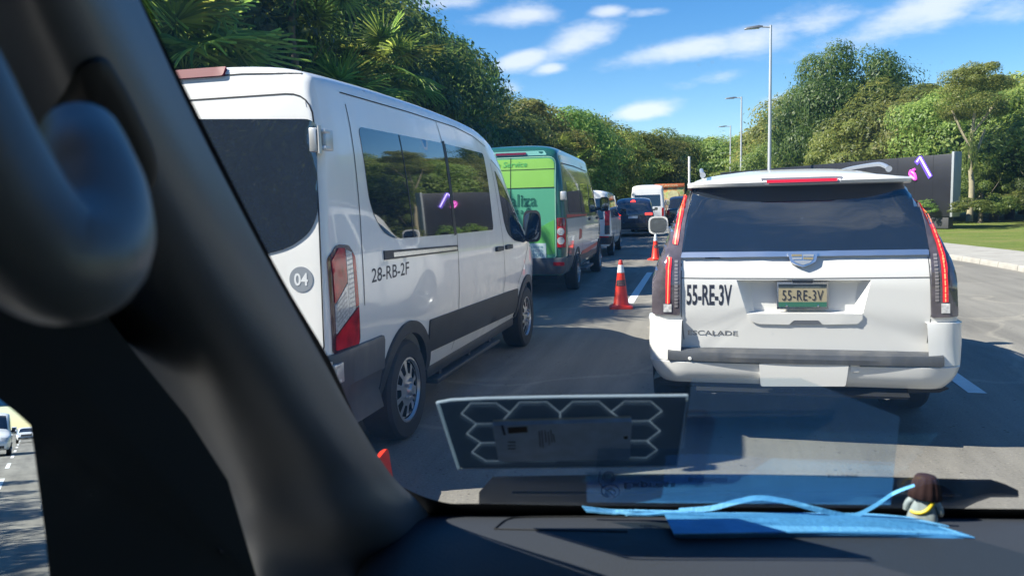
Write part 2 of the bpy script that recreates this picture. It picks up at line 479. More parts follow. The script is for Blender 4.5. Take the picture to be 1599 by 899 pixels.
class Body:
    """Car or van shell lofted along its length; rear at y = 0, front at y = L, centred on x = 0."""
    def __init__(s, L, prof, top, zb=.3, rear_r=.1, lean=((0, 0), (3, 0)), belt=1.3, shoulder=.25, roof_n=3.2, nose=1.1, nose_k=.2, bulge=.03, wheels=(), arch_r=.42, wheel_z=.35, width_tab=None, levels=22, cuts=(), roof_top=None):
        prof = smooth_tab(prof); top = smooth_tab(top)
        Z1 = max(t[1] for t in top); s.L = L
        ys = [rear_r*(1-math.cos(k/6*PI/2)) for k in range(7)]
        y = rear_r
        while y < L-.45:
            y += .16; ys.append(y)
        ys += [L-.38, L-.28, L-.19, L-.11, L-.05, L-.015, L]
        ys = sorted(set(round(v, 4) for v in ys if v <= L))
        rings = []
        def ring(y):
            zt = lerp_tab(top, y)
            d = 0
            if y < rear_r: d = rear_r - math.sqrt(max(0, rear_r**2-(rear_r-y)**2))
            k = 1.0
            if y > L-nose: k = 1 - nose_k*((y-(L-nose))/nose)**2.6
            if width_tab: k *= lerp_tab(width_tab, y)
            fy = 0
            if y > L-.3:
                q = (y-(L-.3))/.3; fy = .30*(1-math.sqrt(max(0, 1-q*q)))*.55
            zt -= d*.7 + fy*.5
            zbb = zb + fy*.5
            sh = min(shoulder, max(.06, (zt-zbb)*.3))
            zs = zt-sh; Zs0 = Z1-shoulder
            def hw(z):
                if z <= belt or zs <= belt: return lerp_tab(prof, z)
                return lerp_tab(prof, belt+(z-belt)*(Zs0-belt)/(zs-belt))
            half = []
            for i in range(levels):
                z = zbb+(zs-zbb)*i/(levels-1)
                half.append((hw(z)*k-d, z))
            xs = half[-1][0]
            for i in range(1, 11):
                t = i/10*PI/2
                half.append((xs*math.cos(t)**(2/roof_n), zs+sh*math.sin(t)**(2/roof_n)))
            half[-1] = (0, zt)
            w = max(0.0, 1-y/1.3); w = w*w*(3-2*w) if y > 0 else 1
            full = half + [(-x, z) for x, z in half[-2::-1]]
            return [Vector((x, y+lerp_tab(lean, z)*w, z)) for x, z in full]
        for y in ys: rings.append(ring(y))
        n = len(rings[0]); r0 = rings[0]
        zc = (min(p.z for p in r0)+max(p.z for p in r0))/2
        pre = []
        for sc in (.12, .35, .6, .82, .95):
            pre.append([Vector((p.x*sc, -bulge*(1-sc*sc)+lerp_tab(lean, zc+(p.z-zc)*sc), zc+(p.z-zc)*sc)) for p in r0])
        rf = rings[-1]; zf = (min(p.z for p in rf)+max(p.z for p in rf))/2
        post = [[Vector((p.x*sc, L+.03*(1-sc*sc), zf+(p.z-zf)*sc)) for p in rf] for sc in (.8, .45, .12)]
        mb = MB(); mb.loft(pre+rings+post, True, True)
        s.V, s.F = mb.V, mb.F
        bm = bmesh.new()
        vs = [bm.verts.new(v) for v in s.V]
        for f in s.F:
            try: bm.faces.new([vs[i] for i in f])
            except ValueError: pass
        bmesh.ops.recalc_face_normals(bm, faces=bm.faces)
        s.bvh = BVHTree.FromBMesh(bm); bm.free()
        s.wheels, s.arch_r, s.wheel_z, s.cuts = wheels, arch_r, wheel_z, cuts
        s.rt, s.lf, s.bk = Proj(s.bvh, 0), Proj(s.bvh, 180), Proj(s.bvh, 90)
        s.tp = ProjTop(s.bvh)
    def build(s, mat, parent, name='body'):
        o = mesh(name, s.V, s.F, mat, None, 40); fix_normals(o)
        mb = MB()
        for wy in s.wheels:
            for sg in (-1, 1):
                mb.lathe([(s.arch_r, sg*.52), (s.arch_r, sg*1.4)], (0, wy, s.wheel_z), 'x', 40, True)
        cutters = [mb] if s.wheels else []
        cutters += list(s.cuts)
        for c in cutters:
            co = c.build('cutter', mat, None, 0, True)
            m = o.modifiers.new('cut', 'BOOLEAN'); m.object = co; m.operation = 'DIFFERENCE'; m.solver = 'EXACT'
            dg = bpy.context.evaluated_depsgraph_get(); dg.update()
            me = bpy.data.meshes.new_from_object(o.evaluated_get(dg))
            o.modifiers.clear(); old = o.data; o.data = me; bpy.data.meshes.remove(old)
            bpy.data.objects.remove(co)
        o.data.materials.clear(); o.data.materials.append(mat)
        o.data.shade_smooth(); o.data.set_sharp_from_angle(angle=R(38))
        o.data.name = name
        o.parent = parent
        return o
def band(bvh, zrows, ye, hwid, mat, parent, name, pivot=.3, nside=10, ncorner=8, nrear=14, keep=None):
    """U-shaped strip round the rear of a body; zrows: (z, offset)."""
    path = []
    for i in range(nside): path.append((Vector((5, ye+(pivot-ye)*i/nside, 0)), Vector((-1, 0, 0))))
    pv = Vector((hwid-pivot, pivot, 0))
    for i in range(ncorner):
        a = i/ncorner*PI/2; d = Vector((math.cos(a), -math.sin(a), 0)); path.append((pv+d*4, -d))
    x1 = hwid-pivot
    for i in range(nrear+1): path.append((Vector((x1-2*x1*i/nrear, -4, 0)), Vector((0, 1, 0))))
    for i in range(ncorner-1, -1, -1):
        a = i/ncorner*PI/2; d = Vector((-math.cos(a), -math.sin(a), 0)); path.append((Vector((-pv.x, pv.y, 0))+d*4, -d))
    for i in range(nside-1, -1, -1): path.append((Vector((-5, ye+(pivot-ye)*i/nside, 0)), Vector((1, 0, 0))))
    if keep: path = [p for p in path if keep(*p)]
    rows = []
    for z, off in zrows:
        r = []
        for o, d in path:
            h, n, i, dd = bvh.ray_cast(o+Vector((0, 0, z)), d)
            if h is None: h = o+Vector((0, 0, z))+d*4
            r.append(h - d*off*(.3+.7*abs(d.y) if off > .04 else 1))
        rows.append(r)
    mb = MB(); mb.loft(rows, False, False)
    o = mb.build(name, mat, parent, 40, True)
    return o

def make_wheel(parent, x, y, r, w, side, style='slots', rimr=None, rim_mat=None):
    rimr = rimr or r*.62
    mb = MB()
    prof = [(rimr*.98, -w*.42), (rimr*1.05, -w*.5), (r*.93, -w*.5), (r*.985, -w*.40), (r, -w*.2), (r, w*.2), (r*.985, w*.40), (r*.93, w*.5), (rimr*1.05, w*.5), (rimr*.98, w*.42), (rimr*.95, w*.1), (rimr*.5, 0)]
    xs = side
    mb.lathe([(a, b*xs) for a, b in prof], (x, y, r), 'x', 40)
    t = mb.build('wheel', RUBBER, parent, 30, True)
    # tread grooves read as thin dark rings
    xo = x+side*w*.42
    if style == 'slots':
        holes = []
        for k in range(10):
            a = 2*PI*k/10; q = []
            for da, rr in ((-.19, .52), (-.20, .88), (.20, .88), (.19, .52)):
                q.append((rimr*rr*math.cos(a+da), rimr*rr*math.sin(a+da)))
            holes.append(rpoly(q, .012, 3))
    elif style == 'spokes':
        holes = []
        for k in range(7):
            a = 2*PI*k/7; q = []
            for da, rr in ((-.12, .34), (-.34, .84), (.34, .84), (.12, .34)):
                q.append((rimr*rr*math.cos(a+da), rimr*rr*math.sin(a+da)))
            holes.append(rpoly(q, .015, 3))
    else: holes = []
    circ = [(rimr*math.cos(2*PI*k/40), rimr*math.sin(2*PI*k/40)) for k in range(40)]
    v, f = tri2d(circ, holes, rimr*.13)
    def dome(a, b):
        q = math.hypot(a, b)/rimr
        return .022*(1-q*q) - .03*(q > .97) + .012*math.cos(min(q, .45)/.45*PI)
    V = [Vector((xo+side*dome(a, b), y+a, r+b)) for a, b in v]
    n0 = len(V)
    rim = MB(); rim.add(V, f)
    rim.lathe([(rimr*1.0, side*-.01), (rimr*1.03, side*.012), (rimr*.97, side*.014), (rimr*.93, side*-.005)], (xo, y, r), 'x', 40)
    rim.lathe([(.0, side*.05), (rimr*.16, side*.047), (rimr*.2, side*.03), (rimr*.22, side*.0)], (xo, y, r), 'x', 20)
    for k in range(5):
        a = 2*PI*k/5
        rim.lathe([(0, side*.043), (.012, side*.04), (.014, side*.015)], (xo, y+math.cos(a)*rimr*.31, r+math.sin(a)*rimr*.31), 'x', 8)
    ro = rim.build('rim', rim_mat or SILVER, t, 40, True)
    dk = MB(); dk.lathe([(0, 0), (rimr*.97, 0)], (x+side*w*.2, y, r), 'x', 28)
    dk.build('brake_drum', DARK, t, 0)
    return t

# ------------------------------------------------------------------ ground, road, kerb, lawn
KERB = smooth_tab([(-300, 7.0), (-60, 7.0), (-10, 6.95), (6, 6.9), (13, 6.78), (18.5, 6.6), (22, 6.35), (32, 5.1), (46, 2.9), (60, 2.3), (75, 2.2), (102, 2.0), (130, -.5), (170, -10)], 4)
LEFT = smooth_tab([(-300, -13), (-60, -9), (-10, -5.6), (10, -5.3), (25, -5.7), (45, -7.4), (75, -9), (102, -10.5), (130, -14), (170, -26)], 4)
def kx(y): return lerp_tab(KERB, y)
def lx(y): return lerp_tab(LEFT, y)
YS = [-300, -250, -200, -150, -110, -80, -60, -45, -30, -20, -12, -6, -2] + [i*1.5 for i in range(0, 40)] + [62, 66, 70, 75, 80, 86, 92, 98, 104, 110, 118, 126, 135, 150, 170]
YS = sorted(set(YS))
def node_mat(name):
    m = bpy.data.materials.new(name); m.use_nodes = True
    return m, m.node_tree, m.node_tree.nodes['Principled BSDF']
def nnoise(nt, vec, scale, detail=5, rough=.55):
    n = nt.nodes.new('ShaderNodeTexNoise'); n.inputs['Scale'].default_value = scale; n.inputs['Detail'].default_value = detail; n.inputs['Roughness'].default_value = rough
    nt.links.new(vec, n.inputs['Vector']); return n.outputs['Fac']
def nramp(nt, fac, stops):
    r = nt.nodes.new('ShaderNodeValToRGB'); nt.links.new(fac, r.inputs[0])
    els = r.color_ramp.elements
    while len(els) < len(stops): els.new(.5)
    for e, (p, c) in zip(els, stops): e.position = p; e.color = (*c, 1) if len(c) == 3 else c
    return r.outputs[0]
def nmix(nt, fac, a, b, mode='MIX'):
    m = nt.nodes.new('ShaderNodeMixRGB'); m.blend_type = mode
    for i, v in enumerate((fac, a, b)):
        if isinstance(v, (int, float)): m.inputs[i].default_value = v if i == 0 else (v, v, v, 1)
        elif isinstance(v, tuple): m.inputs[i].default_value = (*v, 1)
        else: nt.links.new(v, m.inputs[i])
    return m.outputs[0]
def asphalt():
    m, nt, p = node_mat('worn_asphalt')
    t = nt.nodes.new('ShaderNodeTexCoord').outputs['Object']
    big = nramp(nt, nnoise(nt, t, .35, 6), [(.3, (.180, .170, .149)), (.7, (.243, .231, .205))])
    mp = nt.nodes.new('ShaderNodeMapping'); mp.inputs['Scale'].default_value = (2.2, .10, 1); nt.links.new(t, mp.inputs['Vector'])
    streak = nramp(nt, nnoise(nt, mp.outputs[0], 1.0, 5), [(.35, (.72, .72, .72)), (.62, (1.06, 1.06, 1.05))])
    c = nmix(nt, 1.0, big, streak, 'MULTIPLY')
    agg = nramp(nt, nnoise(nt, t, 55, 3, .7), [(.28, (.42, .41, .39)), (.42, (.97, .97, .97)), (.60, (1.0, 1.0, 1.0)), (.72, (1.7, 1.65, 1.55))])
    c = nmix(nt, 1.0, c, agg, 'MULTIPLY')
    v = nt.nodes.new('ShaderNodeTexVoronoi'); v.feature = 'F1'; v.inputs['Scale'].default_value = 14; v.inputs['Randomness'].default_value = 1; nt.links.new(t, v.inputs['Vector'])
    peb = nramp(nt, v.outputs['Distance'], [(.09, (.30, .28, .25)), (.16, (1, 1, 1))])
    msk = nramp(nt, nnoise(nt, t, 3.1, 2), [(.48, (0, 0, 0)), (.58, (1, 1, 1))])
    c = nmix(nt, msk, c, nmix(nt, 1.0, c, peb, 'MULTIPLY'))
    # a few long cracks and tar joints
    w = nt.nodes.new('ShaderNodeTexVoronoi'); w.feature = 'DISTANCE_TO_EDGE'; w.inputs['Scale'].default_value = .22
    ds = nt.nodes.new('ShaderNodeVectorMath'); ds.operation = 'ADD'
    nz = nt.nodes.new('ShaderNodeTexNoise'); nz.inputs['Scale'].default_value = .9; nz.inputs['Detail'].default_value = 6; nt.links.new(t, nz.inputs['Vector'])
    nt.links.new(t, ds.inputs[0]); nt.links.new(nz.outputs['Color'], ds.inputs[1]); nt.links.new(ds.outputs[0], w.inputs['Vector'])
    crk = nramp(nt, w.outputs['Distance'], [(.0, (1.35, 1.33, 1.28)), (.006, (1.25, 1.24, 1.2)), (.011, (1, 1, 1))])
    c = nmix(nt, .8, c, crk, 'MULTIPLY')
    mp2 = nt.nodes.new('ShaderNodeMapping'); mp2.inputs['Scale'].default_value = (1.0, .35, 1); nt.links.new(t, mp2.inputs['Vector'])
    st = nramp(nt, nnoise(nt, mp2.outputs[0], .8, 7, .68), [(.34, (.70, .70, .71)), (.46, (1, 1, 1)), (.6, (1, 1, 1)), (.72, (1.10, 1.09, 1.06))])
    c = nmix(nt, .85, c, st, 'MULTIPLY')
    nt.links.new(c, p.inputs['Base Color']); p.inputs['Roughness'].default_value = .85; p.inputs['Specular IOR Level'].default_value = .3
    b = nt.nodes.new('ShaderNodeBump'); b.inputs['Strength'].default_value = .5; b.inputs['Distance'].default_value = .006
    nt.links.new(nnoise(nt, t, 70, 4, .7), b.inputs['Height']); nt.links.new(b.outputs[0], p.inputs['Normal'])
    return m
def grass_mat():
    m, nt, p = node_mat('mown_lawn')
    t = nt.nodes.new('ShaderNodeTexCoord').outputs['Object']
    a = nramp(nt, nnoise(nt, t, .5, 6, .6), [(.3, (.115, .165, .035)), (.5, (.15, .195, .045)), (.72, (.22, .21, .08))])
    f = nramp(nt, nnoise(nt, t, 14, 5, .7), [(.3, (.6, .65, .55)), (.7, (1.25, 1.2, 1.15))])
    nt.links.new(nmix(nt, 1.0, a, f, 'MULTIPLY'), p.inputs['Base Color']); p.inputs['Roughness'].default_value = .9; p.inputs['Specular IOR Level'].default_value = .15
    b = nt.nodes.new('ShaderNodeBump'); b.inputs['Strength'].default_value = 1; b.inputs['Distance'].default_value = .06
    nt.links.new(nnoise(nt, t, 9, 6, .75), b.inputs['Height']); nt.links.new(b.outputs[0], p.inputs['Normal'])
    return m
ASPH, LAWN = asphalt(), grass_mat()
SOIL = pbr('forest_soil', (.055, .06, .03), .95, col2=(.10, .10, .05), scale=.6)
CONC = pbr('concrete', (.30, .285, .255), .85, col2=(.38, .365, .33), scale=2.2, bump=.2, bscale=40)
KERBM = pbr('kerb_concrete', (.27, .255, .23), .85, col2=(.40, .385, .35), scale=3, bump=.3, bscale=25)
def joints(m, pitch):                   # gaps between kerb lengths
    nt = m.node_tree; p = nt.nodes['Principled BSDF']; t = nt.nodes.new('ShaderNodeTexCoord'); s = nt.nodes.new('ShaderNodeSeparateXYZ')
    nt.links.new(t.outputs['Object'], s.inputs[0])
    a = nt.nodes.new('ShaderNodeMath'); a.operation = 'MULTIPLY'; a.inputs[1].default_value = 1/pitch; nt.links.new(s.outputs['Y'], a.inputs[0])
    f = nt.nodes.new('ShaderNodeMath'); f.operation = 'FRACT'; nt.links.new(a.outputs[0], f.inputs[0])
    g = nt.nodes.new('ShaderNodeMath'); g.operation = 'LESS_THAN'; g.inputs[1].default_value = .02/pitch; nt.links.new(f.outputs[0], g.inputs[0])
    src = p.inputs['Base Color'].links[0].from_socket
    nt.links.new(nmix(nt, g.outputs[0], src, (.06, .055, .05)), p.inputs['Base Color'])
joints(KERBM, 1.0); joints(CONC, 2.0)
PAINT = pbr('road_paint', (.62, .63, .62), .7, col2=(.74, .75, .74), scale=9)
def strip(name, fa, fb, za, zb, mat, nx=2, ys=YS):
    V, Fc = [], []
    for y in ys:
        a, b = fa(y), fb(y)
        for i in range(nx+1):
            t = i/nx; V.append((a+(b-a)*t, y, (za(t, y) if callable(za) else za+(zb-za)*t)))
    n = nx+1
    for j in range(len(ys)-1):
        for i in range(nx): Fc.append((j*n+i, j*n+i+1, (j+1)*n+i+1, (j+1)*n+i))
    return mesh(name, V, Fc, mat)
G = 1500
structure(mesh('ground', [(-G, -G, -.05), (G, -G, -.05), (G, G, -.05), (-G, G, -.05)], [(0, 1, 2, 3)], SOIL, smooth=0))
structure(strip('road', lx, kx, 0, 0, ASPH, 8))
# kerb on the right, then the pavement and the lawn rising to the trees
def kerb_obj(name, fx, sgn):
    V, Fc = [], []
    pr = [(0, -.02), (.012, .10), (.03, .125), (.15, .13), (.152, -.02)]
    for y in YS:
        x = fx(y)
        for dx, z in pr: V.append((x+sgn*dx, y, z))
    n = len(pr)
    for j in range(len(YS)-1):
        for i in range(n-1):
            Fc.append((j*n+i, j*n+i+1, (j+1)*n+i+1, (j+1)*n+i))
    o = mesh(name, V, Fc, KERBM, smooth=30); fix_normals(o); return structure(o)
kerb_obj('kerb', kx, 1)
kerb_obj('kerb', lx, -1)
structure(strip('pavement', lambda y: kx(y)+.153, lambda y: kx(y)+2.15, .122, .134, CONC, 2))
def lawn_z(t, y):
    d = t*t*55
    return .13 + .95*(1-math.exp(-d/16)) + .08*noise.noise(Vector((d*.12, y*.12, 0))) * min(1, d/3)
structure(strip('lawn', lambda y: kx(y)+2.15, lambda y: kx(y)+57, lawn_z, 0, LAWN, 24))
def verge_z(t, y): return .12 + .25*t + .05*noise.noise(Vector((t*9, y*.2, 3)))
structure(strip('verge', lambda y: lx(y)-.153, lambda y: lx(y)-60, verge_z, 0, SOIL, 10))
mbm = MB()
def dash(x0, x1, y0, y1, w=.14):
    mbm.add([(x0-w/2, y0, .004), (x0+w/2, y0, .004), (x1+w/2, y1, .004), (x1-w/2, y1, .004)], [(0, 1, 2, 3)])
dash(-1.27, -1.36, 12.9, 18.9); dash(-1.5, -1.7, 29, 35); dash(-2.1, -2.6, 45, 51)
dash(2.19, 2.22, 7.05, 12.6); dash(2.0, 1.4, 24, 30); dash(.7, .2, 41, 47)
for k in range(16): dash(-1.27, -1.27, -14-k*12, -9-k*12); dash(2.2, 2.2, -14-k*12, -9-k*12); dash(-4.8, -4.8, -24-k*12, -19-k*12)
structure(mbm.build('lane_markings', PAINT, None, 0))

# ------------------------------------------------------------------ white passenger van (near, left)
def xz(pts, o, Y):                       # measured points -> local (x, z) in the plane Y
    out = []
    for p in pts:
        q = atY(p[0], p[1], Y+(p[2] if len(p) > 2 else 0)) - Vector(o); out.append((q.x, q.z))
    return out
def yz(pts, o, X):
    out = []
    for p in pts:
        q = atX(p[0], p[1], X) - Vector(o); out.append((q.y, q.z))
    return out
def mir(poly): return [(-a, b) for a, b in poly]

def wing_mirror(parent, x, y, z, side, w=.20, h=.36, mat=BLACKP, arm=.12, name='wing_mirror'):
    mb = MB(); prof = []
    for k in range(7):
        t = k/6; d = .04 + .12*math.sin(t*PI/2)          # bulging forward
        s = math.cos(t*PI/2)**.5 if t < 1 else .05
        ring = []
        for q in range(24):
            a = 2*PI*q/24; c, sn = math.cos(a), math.sin(a)
            ring.append(Vector((x+side*arm+side*w/2+abs(c)**.5*math.copysign(1, c)*w/2*max(s, .15), y+d-.04, z+abs(sn)**.5*math.copysign(1, sn)*h/2*max(s, .15))))
        prof.append(ring)
    mb.loft(prof, True, True)
    mb.tube([(x-side*.02, y+.05, z-h*.28), (x+side*(arm+.05), y+.05, z-h*.30)], [.045, .03], 10)
    o = mb.build(name, mat, parent, 40, True)
    g = MB(); V = []
    for q in range(24):
        a = 2*PI*q/24; c, sn = math.cos(a), math.sin(a)
        V.append(Vector((x+side*arm+side*w/2+abs(c)**.55*math.copysign(1, c)*w*.42, y-.006, z+abs(sn)**.55*math.copysign(1, sn)*h*.42)))
    g.add(V + [v+Vector((0, .004, 0)) for v in V], [tuple(range(24)), tuple(range(47, 23, -1))])
    g.build('mirror_glass', pbr('mirror_glass', (.22, .25, .28), .03, metal=1), o, 0)
    return o

def passenger_van():
    O = (-3.08, 3.88, 0)
    t = thing('passenger_van', 'white high-roofed van with dark windows and a round grey 04 badge, nearest on the left', 'van', O)
    prof = [(.40, .95), (.50, .985), (.62, 1.005), (.80, 1.02), (1.0, 1.03), (1.2, 1.03), (1.35, 1.026), (1.45, 1.022), (1.75, 1.012), (2.0, .998), (2.2, .975), (2.35, .945), (2.55, .90)]
    top = [(0, 2.485), (.25, 2.50), (1, 2.515), (2, 2.515), (3, 2.49), (3.5, 2.44), (3.85, 2.34), (4.2, 2.12), (4.6, 1.78), (5.0, 1.42), (5.2, 1.30), (5.6, 1.16), (5.9, 1.02), (6.02, .9)]
    b = Body(6.02, prof, top, zb=.40, rear_r=.05, lean=((.4, 0), (.9, .0), (1.4, .015), (2.2, .075), (2.55, .12)), belt=1.35, shoulder=.16, roof_n=2.9, nose=1.5, nose_k=.22, bulge=.02, wheels=(1.17, 4.90), arch_r=.415, wheel_z=.36)
    b.build(WHITE, t)
    # rear doors: gaps, glass, badge
    rp = rpoly([(.115, .86), (.985, .86), (.985, 1.5), (.94, 2.3), (.115, 2.3)], [.0, .02, .3, .16, .0], 6)
    lines = [(b.bk, rp[1:] + [rp[0]]), (b.bk, mir(rp[1:]+[rp[0]])), (b.bk, [(.11, .84), (.11, 2.33)]), (b.bk, [(-.99, 2.405), (-.5, 2.43), (.5, 2.43), (.99, 2.405)])]
    for p in (b.rt, b.lf):
        s = 1 if p is b.rt else -1
        lines += [(p, [(s*a, c) for a, c in l]) for l in (
            [(.42, 2.345), (1.5, 2.352), (2.6, 2.345), (3.1, 2.31), (3.5, 2.24)],
            [(2.10, 2.34), (2.17, 2.1), (2.27, 1.8), (2.32, 1.46), (2.32, .8), (2.24, .45)],
            [(.46, 2.28), (.47, 1.6), (.45, 1.06)],
            [(3.56, 2.08), (3.62, 1.9), (3.80, 1.35), (3.86, .9), (3.72, .45)],
            [(4.98, 1.2), (4.75, 1.0), (4.45, .8), (4.4, .5)], [(3.62, 2.12), (4.05, 2.0), (4.55, 1.62)])]
    seams('panel_gaps', lines, SEAM, t, .008)
    gl = xz([(415, 398), (500, 318), (0, 0)][:0], O, 3.9)
    win = rpoly([(.15, 1.385), (.62, 1.398), (.80, 1.44), (.92, 1.52), (.972, 1.62), (.968, 2.15), (.15, 2.19)], [.02, .1, .1, .1, .08, .07, .02], 6)
    for k, wv in enumerate((win, mir(win))):
        g = patch('rear_window', wv, b.bk, pbr('rear_tinted_glass', (.020, .027, .040), .015, spec=1.0, coat=1.0), t, .006, .02, .05)
        inn = rpoly([(.24, 1.50), (.66, 1.51), (.86, 1.66), (.86, 2.09), (.24, 2.11)], [.05]*5, 6)
        inn = inn if k == 0 else mir(inn)
        seams('inner_frame', [(b.bk, inn+[inn[0]])], pbr('inner_window_frame', (.12, .135, .16), .4), g, .012, .0055)
        hl = []
        for j in range(17):
            z = 1.56+j*.031; hl.append((b.bk, [((.3 if k == 0 else -.3), z), ((.82 if k == 0 else -.82)*(1 if z > 1.68 else .88), z)]))
        seams('heater_lines', hl, pbr('heater_wire', (.055, .06, .07), .4), g, .0035, .0052)
    cx, cz = .862, 1.262
    circ = [(cx+.072*math.cos(2*PI*k/28), cz+.072*math.sin(2*PI*k/28)) for k in range(28)]
    bd = patch('number_badge', circ, b.bk, pbr('badge_grey', (.24, .265, .30), .5), t, .003, .003, .05)
    lettering('badge_number', '04', (cx-.042, cz-.036, cx+.042, cz+.036), b.bk, pbr('badge_white', (.70, .72, .74), .5), bd, .022, .0045)
    patch('brake_light', rpoly([(-.385, 2.425), (.385, 2.425), (.40, 2.468), (-.40, 2.468)], .012, 3), b.bk, pbr('brake_lens', (.13, .008, .022), .45, spec=.1), t, .018, .03, .06)
    for sg in (1, -1):
        d = Proj(b.bvh, 28 if sg > 0 else 152)
        def cv(y, z, sg=sg, d=d):
            q = b.rt(y, z) if sg > 0 else b.lf(-y, z)
            return (q.dot(d.r), z)
        def cpoly(l): return [cv(y, z) for y, z in l]
        out = [(.03, .835), (.33, .815), (.37, .86), (.345, 1.375), (.27, 1.44), (.13, 1.45), (.03, 1.38)]
        lamp = patch('tail_lamp', rpoly(cpoly(out), .025, 4), d, pbr('lamp_housing', (.06, .012, .016), .2, coat=1), t, .010, .03, .025)
        for nm, l, m in (('red_lens', [(.05, 1.12), (.212, 1.228), (.212, 1.425), (.13, 1.43), (.05, 1.365)], REDL),
                         ('red_lens', [(.305, 1.07), (.35, 1.075), (.337, 1.365), (.30, 1.395)], REDL),
                         ('clear_lens', [(.05, .945), (.212, 1.018), (.212, 1.218), (.05, 1.11)], CLEARL),
                         ('clear_lens', [(.218, 1.02), (.300, 1.058), (.295, 1.395), (.22, 1.415)], CLEARL),
                         ('red_lens', [(.05, .85), (.345, .84), (.348, 1.065), (.05, .932)], REDL)):
            patch(nm, rpoly(cpoly(l), .008, 3), d, m, lamp, .015, .012, .025)
        seams('lens_ribs', [(d, [cv(.225, 1.07+.028*k), cv(.292, 1.078+.028*k)]) for k in range(12)] + [(d, [cv(.06, .985+.025*k), cv(.19, 1.045+.025*k)]) for k in range(6)], pbr('lens_rib', (.20, .20, .21), .4), lamp, .005, .0165)
    # side windows
    for p, s in ((b.rt, 1), (b.lf, -1)):
        A = [(.575, 2.155), (2.15, 2.172), (2.25, 1.43), (.98, 1.445), (.80, 1.49), (.62, 1.66)]
        B = [(2.21, 2.172), (3.34, 2.165), (3.47, 1.425), (2.31, 1.43)]
        D = [(3.69, 2.02), (3.93, 1.90), (4.28, 1.70), (4.62, 1.46), (4.93, 1.22), (4.3, 1.275), (4.02, 1.36), (3.90, 1.48)]
        for nm, l, r in (('side_window', A, [.05, .02, .03, .1, .1, .15]), ('side_window', B, [.02, .05, .05, .03]), ('front_door_window', D, [.03, .05, .05, .05, .03, .08, .1, .08])):
            patch(nm, [(s*a, z) for a, z in rpoly(l, r, 5)], p, DGLASS, t, .004, .016, .08)
        seams('window_divider', [(p, [(s*2.165, 2.19), (s*2.27, 1.42)])], pbr('window_rubber', (.006, .006, .007), .5), t, .06, .006)
        for l in ([(s*1.22, 2.16), (s*1.33, 1.44)], [(s*4.12, 1.86), (s*4.10, 1.33)]): seams('window_divider', [(p, l)], pbr('window_rubber', (.006, .006, .007), .5), t, .012, .0065)
        # black cladding, arches and white sill
        c = [patch('side_cladding', [(s*a, z) for a, z in l], p, BLACKP, t, .014, .03, .1) for l in (
            rpoly([(1.58, .55), (4.46, .475), (4.42, .74), (3.9, .755), (1.60, .80)], .02, 3),)]
        for wy in (1.17, 4.90):
            ro, ri = .495, .41
            pts = [(wy+ro*math.cos(a), .36+ro*math.sin(a)) for a in [R(-5+190*k/28) for k in range(29)]]
            pts += [(wy+ri*math.cos(a), .36+ri*math.sin(a)) for a in [R(185-190*k/28) for k in range(29)]]
            pts = [(s*a, max(z, .33)) for a, z in pts]
            patch('wheel_arch', pts, p, BLACKP, t, .02, .05, .07)
        patch('door_rail', [(s*a, z) for a, z in [(.78, 1.315), (2.30, 1.285), (2.30, 1.335), (.78, 1.375)]], p, BLACKP, t, .010, .012, .1)
        patch('door_rail', [(s*a, z) for a, z in [(.92, 1.325), (2.27, 1.298), (2.27, 1.322), (.92, 1.356)]], p, pbr('rail_metal', (.6, .61, .62), .25, metal=.8), t, .014, .006, .1)
        for y in (3.5, 3.88):
            patch('door_handle', [(s*a, z) for a, z in rect(y, 1.205, y+.24, 1.25, .018)], p, BLACKP, t, .028, .03, .06)
        # fuel flap
    lettering('registration_lettering', '28-RB-2F', (.57, 1.185, 1.21, 1.275), b.rt, INK, t, .01, .001, shear=.1)
    # rear bumper wraps the corners
    band(b.bvh, [(.835, -.01), (.83, .022), (.80, .03), (.62, .034), (.60, .05), (.48, .05), (.36, .02), (.34, -.04)], .70, .99, GREYP, t, 'rear_bumper', .22)
    for px, z, nm in ((.995, 2.03, 1), (.995, .72, 0)):
        for sg in (1, -1):
            h = MB()
            h.box((sg*.985, .012, z), (.045, .05, .13), None, .006); h.box((sg*1.035, .055, z), (.04, .085, .115), None, .006)
            h.box((sg*1.02, .03, z+.045), (.075, .06, .022), None, .004); h.box((sg*1.02, .03, z-.045), (.075, .06, .022), None, .004)
            h.tube([(sg*1.022, .0, z-.075), (sg*1.022, .0, z+.075)], .011, 8)
            ho = h.build('door_hinge', HINGE, t, 30, True)
    for sg in (1, -1):
        st = MB(); st.box((sg*.94, 2.75, .275), (.12, 1.9, .04), None, .012)
        for y in (2.0, 2.8, 3.5): st.box((sg*.87, y, .32), (.16, .05, .07))
        st.box((sg*.93, 3.05, .37), (.06, 2.75, .09), None, .01)
        st.build('side_step', BLACKP, t, 30, True)
        for y in (1.17, 4.90): make_wheel(t, sg*.895, y, .36, .235, sg, 'slots', .225)
        wing_mirror(t, sg*.98, 4.84, 1.42, sg, .21, .37, BLACKP, .02)
    ub = MB(); ub.box((0, 3.0, .36), (1.6, 5.4, .12)); ub.box((0, .5, .42), (1.5, .5, .10)); ub.build('underbody', DARK, t, 0)
    # front: windscreen, grille, lamps
    ws = MB()
    patch('windscreen', [(-.72, 4.05), (.72, 4.05), (.86, 4.95), (-.86, 4.95)], b.tp, DGLASS, t, .006, .02, .12)
    return t
passenger_van()

